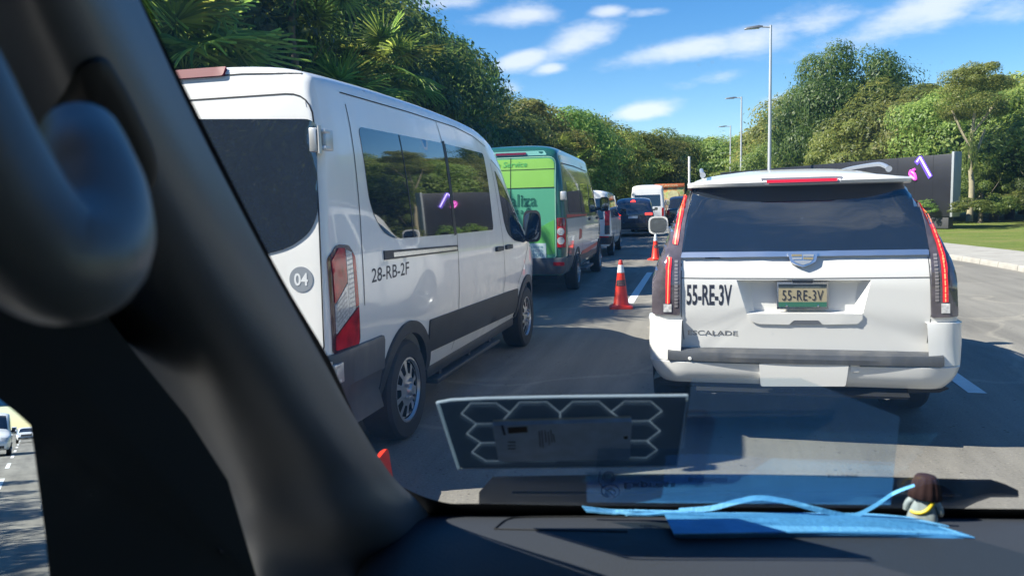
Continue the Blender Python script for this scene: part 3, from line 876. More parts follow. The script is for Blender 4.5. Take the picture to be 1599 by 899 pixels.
# ------------------------------------------------------------------ white luxury SUV (right)
def white_suv():
    OY = 5.30; OX = .595
    O = (OX, OY, 0)
    t = thing('large_suv', 'large pearl white SUV with tall red blade tail lamps standing ahead on the right', 'SUV', O)
    prof = [(.40, .90), (.50, .955), (.62, .985), (.80, 1.0), (1.0, 1.0), (1.12, .985), (1.22, .955), (1.30, .925), (1.45, .872), (1.60, .815), (1.74, .755), (1.80, .72), (1.9, .67)]
    top = [(0, 1.80), (.5, 1.815), (.9, 1.86), (1.6, 1.885), (2.6, 1.885), (3.3, 1.85), (3.7, 1.76), (4.1, 1.50), (4.5, 1.26), (4.8, 1.20), (5.3, 1.14), (5.6, 1.0), (5.7, .85)]
    lean = ((.3, .12), (.62, .10), (.72, .115), (.86, .09), (1.08, .09), (1.2, .11), (1.27, .14), (1.33, .17), (1.5, .255), (1.74, .40), (1.9, .50))
    def m(pts, dy): return xz([(p[0], p[1], p[2] if len(p) > 2 else dy) for p in pts], O, OY)
    rec_o = m([(1145, 437), (1363, 437), (1348, 504), (1340, 506), (1176, 506), (1166, 502)], .09)
    rec_i = m([(1168, 440), (1341, 440), (1333, 489), (1173, 489)], .13)
    cut = MB()
    def zy(l, y): return [Vector((a, y, z)) for a, z in l]
    ro = m([(1150, 437), (1360, 437), (1347, 489), (1166, 489)], .09)
    ri = m([(1172, 441), (1340, 441), (1334, 486), (1178, 486)], .14)
    cut.loft([zy(ro, -.25), zy(ro, .088), zy(ri, .155)], True, True)
    b = Body(5.70, prof, top, zb=.40, rear_r=.085, lean=lean, belt=1.30, shoulder=.13, roof_n=2.7, nose=1.2, nose_k=.18, bulge=.012, wheels=(1.22, 4.52), arch_r=.46, wheel_z=.42, cuts=(cut,), levels=30,
             width_tab=[(0, .965), (.4, .98), (1.0, .995), (3, 1.0), (5.7, 1.0)])
    b.build(PEARL, t)
    bk = b.bk
    # glass, chrome strip, emblem
    patch('rear_window', rpoly(m([(1066, 396, .16), (1450, 391, .16), (1428, 284, .42), (1085, 290, .42)], 0), [.02, .02, .05, .05], 4), bk, DGLASS, t, .012, .03, .04)
    patch('chrome_strip', rpoly(m([(1063, 404), (1450, 399.5), (1450, 391.5), (1065, 396)], .13), .008, 3), bk, pbr('satin_chrome', (.78, .78, .79), .34, metal=1), t, .022, .03, .05)
    em = patch('emblem', rpoly(m([(1229, 397), (1277, 396.5), (1273, 410), (1265, 414), (1253, 418.5), (1241, 414.5), (1234, 411)], .12), .006, 3), bk, pbr('satin_chrome', (.78, .78, .79), .34, metal=1), t, .030, .02, .03)
    crest = pbr('emblem_silver', (.52, .52, .50), .3, metal=.6); gold = pbr('emblem_gold', (.45, .36, .2), .35, metal=.6)
    for l, mt in (([(1236, 399.5), (1252, 399.5), (1252, 402.5), (1236, 402.8)], gold), ([(1254, 399.5), (1271, 399.5), (1270, 403), (1254, 402.5)], crest),
                  ([(1236.5, 404), (1252, 404), (1252, 407), (1238, 407.5)], crest), ([(1254, 404), (1270, 404), (1269, 408), (1254, 407)], gold), ([(1239, 409), (1268, 409), (1264, 412.5), (1253, 416), (1243, 412.5)], crest)):
        patch('emblem_panel', m(l, .11), bk, mt, em, .034, .006, .03)
    seams('panel_gaps', [(bk, m([(1064, 434), (1100, 434.5), (1250, 434.8), (1454, 433)], .09)), (bk, m([(1064, 412), (1064, 490), (1068, 530)], .09)), (bk, m([(1452, 402), (1454, 490), (1449, 536)], .09))], pbr('soft_gap', (.10, .10, .10), .7), t, .006, .002)
    # handle shelf under the plate
    sh = m([(1166, 489), (1347, 489), (1346, 498), (1339, 505), (1284, 506), (1278, 499.5), (1239, 499.5), (1232, 506), (1184, 505), (1173, 501)], .09)
    patch('tailgate_handle', rpoly(sh, .01, 3), bk, PEARL, t, .009, .03, .05)
    patch('handle_grip', m([(1234, 505.5), (1283, 505.5), (1278, 500), (1240, 500)], .09), bk, pbr('grip_grey', (.12, .13, .15), .4), t, .008, .01, .05)
    # number plate
    def flat(y):
        return lambda a, z, off=0.0: Vector((a, y-off, z))
    pl = patch('number_plate', m([(1213, 482), (1293, 482), (1293, 440), (1213, 440)], .12), flat(.12), CHROME, t, .012, .02, .1)
    patch('plate_face', m([(1215.5, 478.5), (1290.5, 478.5), (1290.5, 443.5), (1215.5, 443.5)], .12), flat(.12), pbr('plate_khaki', (.33, .29, .19), .5, var=.08, scale=20), pl, .014, .004, .1)
    patch('plate_band', m([(1215.5, 478.5), (1290.5, 478.5), (1290.5, 471), (1215.5, 471)], .12), flat(.12), pbr('plate_green', (.03, .13, .085), .5), pl, .0155, .003, .1)
    patch('plate_band', m([(1215.5, 449), (1290.5, 449), (1290.5, 443.5), (1215.5, 443.5)], .12), flat(.12), pbr('plate_top', (.10, .12, .12), .5), pl, .0155, .003, .1)
    q = m([(1221, 468.5), (1285, 452.5)], .12)
    lettering('plate_number', '55-RE-3V', (q[0][0], q[0][1], q[1][0], q[1][1]), flat(.12), INK, pl, .0, .0165, space=1.1)
    lh = MB(); a, z = m([(1253, 441)], .12)[0]; lh.box((a, .115, z+.012), (.13, .03, .03), None, .006); lh.build('plate_lamp', pbr('lamp_dark', (.05, .06, .08), .3), pl)
    for px in (1228, 1277):
        a, z = m([(px, 477)], .12)[0]; sc = MB(); sc.lathe([(0, -.022), (.007, -.02), (.008, -.014)], (a, .12, z), 'y', 10); sc.build('plate_screw', CHROME, pl)
    q = m([(1072, 476), (1143, 444)], .09)
    lettering('registration_lettering', '55-RE-3V', (q[0][0], q[0][1], q[1][0], q[1][1]), bk, INK, t, .022, .0016)
    q = m([(1074, 522.5), (1152, 516)], .11)
    lettering('model_lettering', 'ESCALADE', (q[0][0], q[0][1], q[1][0], q[1][1]), bk, pbr('letter_chrome', (.30, .31, .33), .25, metal=.7), t, .02, .0015)
    # blade tail lamps
    LO = [(1021, 490), (1021, 440), (1024, 411), (1036, 397), (1049, 345, .22), (1070, 300, .36), (1077, 291, .40), (1083, 291, .40), (1070, 356, .20), (1063, 404), (1062, 491)]
    RO = [(1424, 285, .40), (1430, 288, .40), (1451, 324, .28), (1477, 390, .14), (1487, 406), (1492, 429), (1494, 494), (1453, 495), (1452, 395, .13), (1444, 347, .22), (1430, 300, .37)]
    for k, l in enumerate((LO, RO)):
        lamp = patch('tail_lamp', rpoly(m([(p[0], p[1], p[2] if len(p) > 2 else .10) for p in l], 0), .012, 3), bk, SMOKE, t, .016, .04, .02)
        up = [(1072, 305, .36), (1063, 345, .22), (1055, 384, .14)] if k == 0 else [(1433, 298, .37), (1452, 345, .22), (1467, 390, .14), (1473, 420, .10), (1474, 471, .10)]
        lo = [(1046, 404, .10), (1044, 430, .10), (1043, 473, .10)] if k == 0 else None
        for seg in [x for x in (up, lo) if x]:
            pts = curve_pts(m(seg, 0), 6)
            seams('led_strip', [(bk, pts)], pbr('red_lamp_glow', (.55, .02, .03), .25, emis=(1, .02, .03), es=.16), lamp, .031, .021, .02)
            core = []
            for j in range(len(pts)-1):
                core.append((bk, [pts[j].lerp(pts[j+1], .0), pts[j].lerp(pts[j+1], .82 if k else 1)]))
            seams('led_core', core, LEDO, lamp, .0065, .024, .02)
        ind = [(1056, 408), (1056, 480)] if k == 0 else [(1461, 398), (1461, 471)]
        pts = m(ind, .10)
        seams('reverse_lens', [(bk, [Vector(pts[0]).lerp(Vector(pts[1]), j/14), Vector(pts[0]).lerp(Vector(pts[1]), (j+.75)/14)]) for j in range(14)], pbr('grey_lens', (.22, .20, .21), .2, coat=1), lamp, .022, .020)
        cl = [(1037, 486), (1049, 486), (1049, 474), (1037, 474)] if k == 0 else [(1468, 488), (1481, 488), (1481, 473), (1468, 473)]
        patch('clear_lens', m(cl, .10), bk, CLEARL, lamp, .020, .006, .03)
    # spoiler with the third brake lamp
    sp = MB(); rings = []
    for i in range(33):
        x = -.735+1.47*i/32; q = abs(x)/.735
        dz = -.075*q**3 - .01*q*q; dy = .16*q**5
        tip = 1 if q < .97 else .93
        sec = [(.30, 1.738), (.265, 1.745), (.255, 1.765), (.275, 1.795+.2*dz), (.33, 1.815+.5*dz), (.55, 1.842+dz), (.85, 1.87+dz*1.05), (1.0, 1.84+dz), (.8, 1.76+.6*dz), (.5, 1.74)]
        rings.append([Vector((x, y+dy, z)) for y, z in sec])
    sp.loft(rings, True, True)
    spo = sp.build('roof_spoiler', PEARL, t, 50, True)
    bv = bmesh.new(); bv.from_mesh(spo.data); sb = BVHTree.FromBMesh(bv); bv.free(); spk = Proj(sb, 90)
    bl = patch('brake_light', rpoly(m([(1192, 288), (1311, 284.5), (1316, 275.5), (1188, 279)], .26), .008, 3), spk, pbr('brake_surround', (.20, .20, .23), .25, coat=1), t, .006, .012, .06)
    patch('brake_led', rpoly(m([(1197, 285.0), (1307, 281.8), (1308, 279.2), (1197, 282.4)], .26), .004, 3), spk, pbr('dim_red_led', (.45, .01, .03), .3, emis=(1, .02, .05), es=.12), bl, .009, .004, .06)
    # roof rails
    for sg in (1, -1):
        rl = MB(); pts = curve_pts([(sg*.63, .60, 1.84), (sg*.64, .80, 1.872), (sg*.645, 1.15, 1.897), (sg*.65, 2.4, 1.915), (sg*.645, 2.95, 1.895), (sg*.64, 3.2, 1.85)], 6)
        rl.tube(pts, [.022]+[.016]*(len(pts)-2)+[.02], 10)
        rl.V = [Vector((v.x, v.y, v.z)) for v in rl.V]
        rl.build('roof_rail', pbr('rail_satin', (.42, .45, .5), .35, metal=.6), t, 50)
    # bumper: low apron, two corner towers and a dark step pad
    band(b.bvh, [(.565, -.03), (.565, .085), (.555, .098), (.50, .095), (.46, .085), (.425, .065), (.408, .05), (.40, -.05)], .80, .985, PEARL, t, 'rear_bumper', .26)
    for sg in (1, -1):
        def kp(o, d, sg=sg): return (o.x*sg > .84) if abs(d.y) > .99 else (o.x*sg > 0)
        band(b.bvh, [(.840, -.02), (.835, .03), (.80, .05), (.70, .075), (.566, .094)], .42, .985, PEARL, t, 'bumper_corner', .26, keep=kp, nrear=44)
    pad = MB(); rings = []
    for i in range(25):
        x = -.86+1.72*i/24; q = .035*(abs(x)/.86)**2
        rings.append([Vector((x, y+q, z)) for y, z in ((.12, .648), (.02, .640), (-.015, .628), (-.026, .60), (-.024, .568), (.1, .566))])
    pad.loft(rings, True, True); pad.build('step_pad', GREYP, t, 25, True)
    fl = Proj(b.bvh, 90)
    patch('tow_cover', rpoly(m([(1188, 600), (1320, 600), (1325, 566), (1185, 566)], .0), .012, 3), fl, PEARL, t, .118, .03, .06)
    patch('access_flap', rpoly(m([(1328, 580), (1342, 580), (1342, 567), (1328, 567)], .0), .008, 3), fl, PEARL, t, .1035, .004, .06)
    for px in (1078, 1168, 1344):
        a, z = m([(px, 558 if px < 1300 else 562)], .0)[0]; sn = MB(); pt = fl(a, z, .1)
        sn.lathe([(0, -.006), (.011, -.005), (.013, .0), (.014, .006)], (pt.x, pt.y, pt.z), 'y', 16); sn.build('parking_sensor', pbr('sensor_white', (.70, .70, .68), .4), t)
    band(b.bvh, [(.46, .0), (.40, .012), (.36, -.02), (.33, -.08), (.32, -.2)], .80, .93, pbr('valance_black', (.008, .009, .010), .6), t, 'lower_valance', .26)
    patch('rear_reflector', m([(1350, 600), (1445, 598), (1445, 595), (1350, 597)], .0), fl, REDD, t, .062, .01, .06)
    for sg in (1, -1):
        for y in (1.22, 4.52): make_wheel(t, sg*.875, y, .405, .285, sg, 'spokes', .29)
        wing_mirror(t, sg*1.0, 3.62, 1.40, sg, .22, .20, PEARL, .03)
    for p, s in ((b.rt, 1), (b.lf, -1)):
        for l in ([(.75, 1.70), (1.55, 1.74), (1.62, 1.33), (.52, 1.33)], [(1.68, 1.74), (2.65, 1.74), (2.68, 1.32), (1.72, 1.33)], [(2.75, 1.74), (3.3, 1.70), (3.85, 1.40), (3.95, 1.31), (2.76, 1.32)]):
            patch('side_window', [(s*a, z) for a, z in rpoly(l, .04, 4)], p, DGLASS, t, .004, .014, .09)
        patch('window_chrome', [(s*a, z) for a, z in [(.5, 1.30), (3.95, 1.285), (3.95, 1.305), (.5, 1.32)]], p, CHROME, t, .008, .014, .1)
        for y in (1.72, 2.95): patch('door_handle', [(s*a, z) for a, z in rect(y, 1.10, y+.24, 1.14, .015)], p, CHROME, t, .028, .03, .06)
    patch('windscreen', [(-.62, 3.62), (.62, 3.62), (.78, 4.5), (-.78, 4.5)], b.tp, DGLASS, t, .006, .02, .12)
    ub = MB(); ub.box((0, 2.9, .42), (1.5, 4.6, .16)); ub.box((0, 1.2, .40), (1.5, .12, .12)); ub.build('underbody', DARK, t, 0)
    for sg in (1, -1):
        ex = MB(); ex.tube([(sg*.55, .10, .36), (sg*.55, .6, .36)], .04, 14); ex.build('exhaust_pipe', CHROME, t)
    return t
white_suv()

# ------------------------------------------------------------------ green and white rental shuttle
def green_van():
    Y0 = 13.45; O = Vector((-3.425, Y0, 0)); RZ = R(1.8)
    t = thing('shuttle_van', 'green and silver rental shuttle van with lime rear doors, behind the orange cone', 'van', O, RZ)
    prof = [(.42, .90), (.6, .955), (.9, .985), (1.15, .99), (1.35, .98), (1.7, .96), (2.1, .925), (2.4, .88), (2.55, .84), (2.8, .78)]
    top = [(0, 2.70), (.25, 2.755), (1, 2.775), (4.0, 2.77), (4.5, 2.72), (5.0, 2.52), (5.5, 2.1), (6.0, 1.55), (6.2, 1.35), (6.6, 1.15), (6.9, .9)]
    b = Body(6.9, prof, top, zb=.42, rear_r=.10, lean=((.4, 0), (1.2, .0), (2.0, .03), (2.8, .13)), belt=1.35, shoulder=.2, roof_n=3.0, nose=1.5, nose_k=.24, bulge=.02, wheels=(1.60, 5.75), arch_r=.42, wheel_z=.36)
    deep = pbr('deep_green_paint', (.012, .085, .070), .3, coat=.8, var=.06, scale=1)
    b.build(deep, t)
    lime = pbr('lime_vinyl', (.23, .50, .085), .45, var=.05, scale=2)
    teal = pbr('teal_vinyl', (.085, .36, .215), .45, var=.06, scale=1.5)
    grn = pbr('bright_green_vinyl', (.10, .40, .085), .45, var=.05, scale=2)
    roofteal = pbr('roof_teal', (.16, .42, .38), .4)
    silv = pbr('silver_vinyl', (.62, .64, .62), .28, coat=.6, var=.05, scale=2)
    bk = b.bk
    def m(pts): return xz(pts, O, Y0)
    rd = patch('rear_door_graphic', rpoly([(-.82, .72), (.80, .72), (.80, 2.52), (-.80, 2.52)], [.05, .05, .14, .14], 5), bk, teal, t, .004, .006, .09)
    patch('lime_panel', rpoly([(-.795, 1.98), (.785, 1.98), (.785, 2.50), (-.78, 2.50)], [.01, .01, .12, .12], 4), bk, lime, rd, .007, .005, .09)
    sw = [(.785, 1.42), (.785, .80), (-.79, .80), (-.79, 1.62), (-.5, 1.45), (-.1, 1.20), (.05, 1.13), (.35, 1.20), (.6, 1.32)]
    patch('green_swoosh', rpoly(sw, [.02, .04, .04, .02, .2, .2, .2, .2, .1], 4), bk, grn, rd, .007, .005, .09)
    patch('light_swoosh', rpoly([(.10, 1.13), (-.05, 1.14), (-.18, .80), (-.02, .80)], .05, 4), bk, lime, rd, .009, .005, .09)
    patch('roof_band', rpoly([(-.66, 2.56), (.66, 2.56), (.60, 2.64), (-.60, 2.64)], .03, 4), bk, roofteal, t, .004, .006, .09)
    patch('brake_light', rect(-.28, 2.575, .28, 2.615, .01), bk, REDD, t, .02, .03, .09)
    seams('panel_gaps', [(bk, [(0, .60), (0, 2.55)]), (bk, [(-.8, 2.31), (.8, 2.31)]), (bk, [(-.8, 1.985), (.8, 1.985)]),
                         (b.rt, [(.35, 2.42), (2.0, 2.44), (4.0, 2.42), (4.9, 2.3)]), (b.rt, [(2.25, 2.4), (2.30, .5)]), (b.rt, [(3.75, 2.4), (3.8, .5)]), (b.rt, [(4.9, 2.1), (4.95, .5)])], SEAM, t, .012, .010)
    seams('door_edge', [(bk, rpoly([(.805, .74), (.805, 2.53), (-.80, 2.53), (-.82, .74)], [.05, .14, .14, .05], 4))], pbr('pale_edge', (.35, .62, .45), .5), t, .012, .010)
    lettering('brand_lettering', 'Localiza', (-.42, 1.655, .475, 1.875), bk, pbr('ink_green', (.01, .12, .075), .5), t, .014, .009)
    lettering('sub_lettering', 'Rent a Car', (-.10, 1.525, .47, 1.625), bk, pbr('ink_green', (.01, .12, .075), .5), t, .012, .009)
    lettering('service_lettering', 'Shuttle Service', (-.62, 2.36, .30, 2.46), bk, pbr('ink_pale', (.10, .42, .10), .5), t, .012, .013, shear=.2)
    pc = patch('phone_sign', rect(-.55, .72, .63, 1.0, .02), bk, pbr('sign_white', (.55, .68, .70), .5), t, .012, .006, .1)
    sky_ink = pbr('ink_blue', (.16, .33, .42), .5)
    lettering('sign_lettering', 'Reserva en nuestra', (-.40, .915, .58, .965), bk, sky_ink, pc, .008, .0145)
    lettering('sign_lettering', 'linea: LLAMANOS', (-.40, .845, .58, .89), bk, sky_ink, pc, .008, .0145)
    lettering('sign_lettering', '01 800 377 0800', (-.45, .755, .58, .825), bk, sky_ink, pc, .008, .0145)
    for sg in (1, -1):
        d = Proj(b.bvh, 55 if sg > 0 else 125)
        def cv(x, z): q = bk(x*sg, z); return (q.dot(d.r), z)
        l = patch('tail_lamp', rpoly([cv(.83, .92), cv(.965, .92), cv(.965, 1.44), cv(.83, 1.44)], .01, 3), d, REDL, t, .015, .03, .05)
        patch('red_lens', [cv(.84, 1.30), cv(.955, 1.30), cv(.955, 1.43), cv(.84, 1.43)], d, REDD, l, .019, .006, .05)
        for z in (1.04, 1.20):
            c0 = cv(.895, z)
            patch('round_lens', [(c0[0]+.052*math.cos(2*PI*k/18), z+.066*math.sin(2*PI*k/18)) for k in range(18)], d, CLEARL, l, .024, .012, .03)
        hg = MB(); hg.box((sg*.95, .05, 1.83), (.10, .12, .16), None, .02); hg.build('door_hinge', HINGE, t, 30)
        p = b.rt if sg > 0 else b.lf
        def sp(l): return [(sg*a, z) for a, z in l]
        s2 = patch('silver_side', sp(rpoly([(.22, .95), (1.05, .93), (1.15, .70), (2.1, .70), (5.2, .62), (5.3, .95), (5.9, 1.25), (5.2, 1.42), (.22, 1.42)], .05, 3)), p, silv, t, .004, .006, .12)
        patch('red_stripe', sp([(.25, 1.44), (3.0, 1.44), (3.3, 1.47), (.25, 1.50)]), p, pbr('red_vinyl', (.55, .02, .02), .4), t, .006, .005, .12)
        patch('red_mark', sp(rpoly([(1.75, .98), (2.15, 1.0), (2.2, 1.17), (1.85, 1.2)], .04, 3)), p, pbr('red_vinyl', (.55, .02, .02), .4), s2, .008, .005, .1)
        patch('red_mark', sp([(2.3, .60), (5.2, .70), (5.2, .78), (2.3, .72)]), p, pbr('red_vinyl', (.55, .02, .02), .4), s2, .009, .005, .1)
        patch('side_cladding', sp([(.35, .50), (1.05, .50), (1.12, .84), (.35, .90)]), p, GREYP, t, .012, .02, .1)
        patch('side_cladding', sp([(2.1, .52), (5.28, .50), (5.28, .60), (2.1, .66)]), p, GREYP, t, .012, .02, .1)
        for l in ([(.5, 2.10), (2.2, 2.10), (2.25, 1.52), (.5, 1.52)], [(2.36, 2.12), (3.7, 2.12), (3.75, 1.50), (2.36, 1.50)], [(3.9, 2.12), (4.85, 2.10), (4.9, 1.50), (3.92, 1.50)], [(5.0, 2.02), (5.25, 1.95), (6.0, 1.42), (5.05, 1.42)]):
            patch('side_window', sp(rpoly(l, .06, 4)), p, DGLASS, t, .006, .014, .12)
        patch('door_handle', sp(rect(3.45, 1.33, 3.7, 1.38, .01)), p, BLACKP, t, .03, .03, .1)
        patch('door_handle', sp(rect(5.0, 1.33, 5.25, 1.38, .01)), p, BLACKP, t, .03, .03, .1)
        for wy in (1.60, 5.75):
            make_wheel(t, sg*.88, wy, .36, .24, sg, 'slots', .22)
            pts = [(wy+.49*math.cos(R(a)), .36+.49*math.sin(R(a))) for a in range(0, 181, 8)] + [(wy+.415*math.cos(R(a)), .36+.415*math.sin(R(a))) for a in range(180, -1, -8)]
            patch('wheel_arch', sp(pts), p, BLACKP, t, .016, .03, .08)
        wing_mirror(t, sg*.95, 5.75, 1.68, sg, .22, .36, BLACKP, .05)
        st = MB(); st.box((sg*.95, 3.1, .34), (.2, 1.3, .05), None, .015); st.build('side_step', GREYP, t, 30)
    band(b.bvh, [(.74, -.01), (.735, .03), (.70, .05), (.55, .055), (.45, .03), (.43, -.05)], .65, .96, GREYP, t, 'rear_bumper', .22)
    for sg in (1, -1): patch('rear_reflector', [(sg*a, z) for a, z in rect(.76, .60, .92, .66, .01)], bk, REDL, t, .06, .01, .08)
    ub = MB(); ub.box((0, 3.3, .40), (1.55, 6.0, .14)); ub.build('underbody', DARK, t, 0)
    patch('windscreen', [(-.7, 5.1), (.7, 5.1), (.82, 6.0), (-.82, 6.0)], b.tp, DGLASS, t, .006, .02, .15)
    return t
green_van()

# ------------------------------------------------------------------ the vehicles further along the queue and behind
def simple_vehicle(name, label, cat, loc, rz, W, L, top, paint, rear, sides, lamps, lamp_mat=REDL, belt=1.1, taper=.16, lean=None, wheels=None, wr=.33, front=None, bumper=BLACKP, mirror=BLACKP, mz=None, my=None, group=None, zb=.34, roof_n=3, extra=None, shoulder=.2, mw=.18, mh=.16):
    t = thing(name, label, cat, loc, rz, group)
    H = max(z for _, z in top); hw = W/2
    prof = [(zb, hw*.92), (zb+.18, hw*.98), (belt*.8, hw), (belt, hw*.985), (belt+(H-belt)*.6, hw-taper*.55), (H, hw-taper)]
    wheels = wheels or (.17*L, .80*L)
    b = Body(L, prof, top, zb=zb, rear_r=.12, lean=lean or ((.4, 0), (belt, 0), (H, .12)), belt=belt, shoulder=shoulder, roof_n=roof_n, nose=1.0, nose_k=.18, bulge=.02, wheels=wheels, arch_r=wr+.06, wheel_z=wr, levels=16)
    b.build(paint, t)
    if rear: patch('rear_window', rpoly(rear, .05, 4), b.bk, DGLASS, t, .005, .014, .12)
    for l in sides:
        for p, s in ((b.rt, 1), (b.lf, -1)): patch('side_window', [(s*a, z) for a, z in rpoly(l, .04, 3)], p, DGLASS, t, .005, .014, .14)
    for l in lamps:
        patch('tail_lamp', l, b.bk, lamp_mat, t, .012, .03, .06); patch('tail_lamp', mir(l), b.bk, lamp_mat, t, .012, .03, .06)
    for wy in wheels:
        for sg in (1, -1): make_wheel(t, sg*(hw-.11), wy, wr, .21, sg, 'spokes', wr*.64)
    band(b.bvh, [(zb+.32, -.01), (zb+.31, .03), (zb+.08, .035), (zb+.03, -.04)], .5, hw*.95, bumper, t, 'rear_bumper', .2)
    my = my or L*.68; mz = mz or belt+.12
    for sg in (1, -1): wing_mirror(t, sg*hw*.97, my, mz, sg, mw, mh, mirror, .03)
    ub = MB(); ub.box((0, L*.5, zb+.04), (W*.8, L*.85, .1)); ub.build('underbody', DARK, t, 0)
    if front: patch('windscreen', front, b.tp, DGLASS, t, .006, .02, .14)
    if extra: extra(t, b)
    return t

def t5_extra(t, b):
    for sg in (1, -1):
        patch('lamp_cluster', [(sg*a, z) for a, z in rect(.80, .74, .955, 1.02, .01)], b.bk, GREYP, t, .012, .03, .06)
        patch('rear_reflector', [(sg*a, z) for a, z in rect(.55, .64, .92, .68, .005)], b.bk, REDL, t, .04, .01, .08)
    patch('number_plate', rect(-.2, .80, .2, .93, .01), b.bk, pbr('plate_pale', (.5, .52, .52), .5), t, .012, .01, .1)
    seams('panel_gaps', [(b.rt, [(1.95, 1.9), (1.95, .5)]), (b.rt, [(3.15, 1.9), (3.15, .5)])], SEAM, t, .012, .004)
simple_vehicle('white_minibus', 'white boxy minibus with upright red tail lamps, in front of the green shuttle', 'minibus', (-3.98, 24.5, 0), R(2.2), 2.02, 5.3,
    [(0, 2.12), (.3, 2.16), (1.5, 2.17), (3.0, 2.15), (3.5, 2.05), (4.0, 1.72), (4.4, 1.38), (4.9, 1.2), (5.3, .9)], WHITE,
    [(-.78, 1.22), (.78, 1.22), (.70, 1.88), (-.70, 1.88)], [[(.35, 1.88), (1.85, 1.88), (1.9, 1.25), (.3, 1.25)], [(1.98, 1.88), (3.1, 1.88), (3.12, 1.25), (1.98, 1.25)], [(3.2, 1.86), (3.45, 1.82), (4.15, 1.28), (3.2, 1.25)]],
    [rect(.81, 1.02, .955, 1.50, .01)], belt=1.2, taper=.17, wheels=(1.05, 4.3), wr=.34, front=[(-.62, 3.5), (.62, 3.5), (.78, 4.3), (-.78, 4.3)], my=4.1, mz=1.40, mw=.22, mh=.24, extra=t5_extra, zb=.36)
NAVY = pbr('navy_paint', (.012, .02, .045), .25, coat=1)
def suv_extra(t, b):
    patch('brake_light', rpoly([(-.14, 1.80), (.14, 1.80), (.06, 1.88), (-.06, 1.88)], .01), b.bk, LEDR, t, .03, .03, .06)
    patch('number_plate', rect(-.24, .96, .24, 1.10, .01), b.bk, pbr('plate_blue', (.30, .38, .50), .5), t, .012, .01, .1)
    band(b.bvh, [(1.12, -.01), (1.115, .014), (1.09, .014), (1.085, -.01)], .5, .9, pbr('dark_chrome', (.12, .13, .15), .2, metal=.8), t, 'trim_bar', .2)
simple_vehicle('navy_suv', 'dark navy SUV with lit brake lamps, between the white minibus and the tall white van', 'SUV', (-3.75, 40.3, 0), R(3), 2.12, 5.0,
    [(0, 1.80), (.4, 1.98), (1.2, 2.03), (2.4, 2.02), (2.9, 1.9), (3.5, 1.5), (3.9, 1.28), (4.6, 1.1), (5.0, .85)], NAVY,
    [(-.78, 1.34), (.78, 1.34), (.66, 1.80), (-.66, 1.80)], [[(.5, 1.78), (1.5, 1.84), (1.55, 1.30), (.45, 1.32)], [(1.6, 1.84), (2.7, 1.82), (3.35, 1.32), (1.62, 1.30)]],
    [rect(.62, 1.12, .98, 1.24, .02)], lamp_mat=LEDR, belt=1.22, taper=.24, lean=((.4, .05), (1.25, .05), (2.03, .38)), wheels=(.95, 3.9), wr=.38, front=[(-.6, 2.95), (.6, 2.95), (.75, 3.6), (-.75, 3.6)], my=3.2, mz=1.42, extra=suv_extra, zb=.40)
simple_vehicle('tall_white_van', 'tall white high-roofed van at the far end of the queue, beside the colourful truck', 'van', (-3.55, 47.5, 0), R(2), 2.1, 6.0,
    [(0, 2.74), (.3, 2.84), (1.5, 2.88), (3.6, 2.86), (4.2, 2.65), (4.8, 2.0), (5.1, 1.5), (5.6, 1.25), (6, .9)], WHITE,
    [(-.80, 1.55), (.80, 1.55), (.76, 2.25), (-.76, 2.25)], [[(.4, 2.2), (2.3, 2.2), (2.35, 1.55), (.4, 1.55)], [(2.45, 2.2), (3.9, 2.2), (3.92, 1.55), (2.45, 1.55)], [(4.05, 2.15), (4.4, 2.0), (4.9, 1.55), (4.05, 1.5)]],
    [rect(.86, .95, .98, 1.45, .01)], belt=1.4, taper=.16, wr=.36, front=[(-.66, 4.25), (.66, 4.25), (.8, 5.0), (-.8, 5.0)], my=4.8, mz=1.75, mirror=WHITE, mw=.24, mh=.36, zb=.4)

def food_truck():
    t = thing('box_truck', 'colourful orange and yellow box truck far ahead beyond the tall white van', 'truck', (-2.72, 58, 0), R(1))
    def box(name, c, d, mat, par=t, bev=.03):
        mb = MB(); mb.box(c, d, None, bev); return mb.build(name, mat, par, 30)
    m, nt, p = node_mat('painted_mural')
    tcn = nt.nodes.new('ShaderNodeTexCoord').outputs['Object']
    mural = nramp(nt, nnoise(nt, tcn, 1.5, 4), [(.36, (.55, .17, .06)), (.44, (.62, .33, .10)), (.5, (.58, .52, .26)), (.56, (.30, .45, .10)), (.64, (.60, .58, .46)), (.74, (.55, .12, .06))])
    nt.links.new(mural, p.inputs['Base Color']); p.inputs['Roughness'].default_value = .5
    bd = box('box_body', (0, 2.6, 1.98), (2.1, 5.0, 2.3), m)
    box('header_board', (0, .07, 3.02), (2.16, .10, .26), pbr('orange_sign', (.60, .16, .05), .5), bd, .01)
    lettering('header_lettering', 'TACOS', (-.6, 2.95, .6, 3.09), lambda a, z, off=0: Vector((a, .012-off, z)), pbr('cream', (.7, .6, .35), .5), bd, .01, .004)
    box('rear_panel', (.1, .085, 1.5), (1.5, .04, 1.05), pbr('panel_tan', (.45, .30, .18), .6, var=.3, scale=4), bd, .01)
    disc = MB(); disc.lathe([(0, -.0), (.42, 0), (.42, .03)], (.25, .07, 2.25), 'y', 24); disc.build('round_motif', pbr('pale_yellow', (.62, .58, .32), .5, var=.2, scale=5), bd)
    box('cab', (0, 5.75, 1.35), (2.0, 1.5, 1.6), WHITE, t, .12)
    box('rear_bumper', (0, .02, .72), (2.0, .14, .16), BLACKP)
    box('chassis', (0, 3.2, .62), (1.1, 6.0, .2), DARK, t, 0)
    for y in (1.5, 5.6):
        for sg in (1, -1): make_wheel(t, sg*.88, y, .42, .26, sg, 'spokes', .25)
    for sg in (1, -1): box('tail_lamp', (sg*.88, .0, .92), (.16, .05, .12), REDL, t, .01)
food_truck()
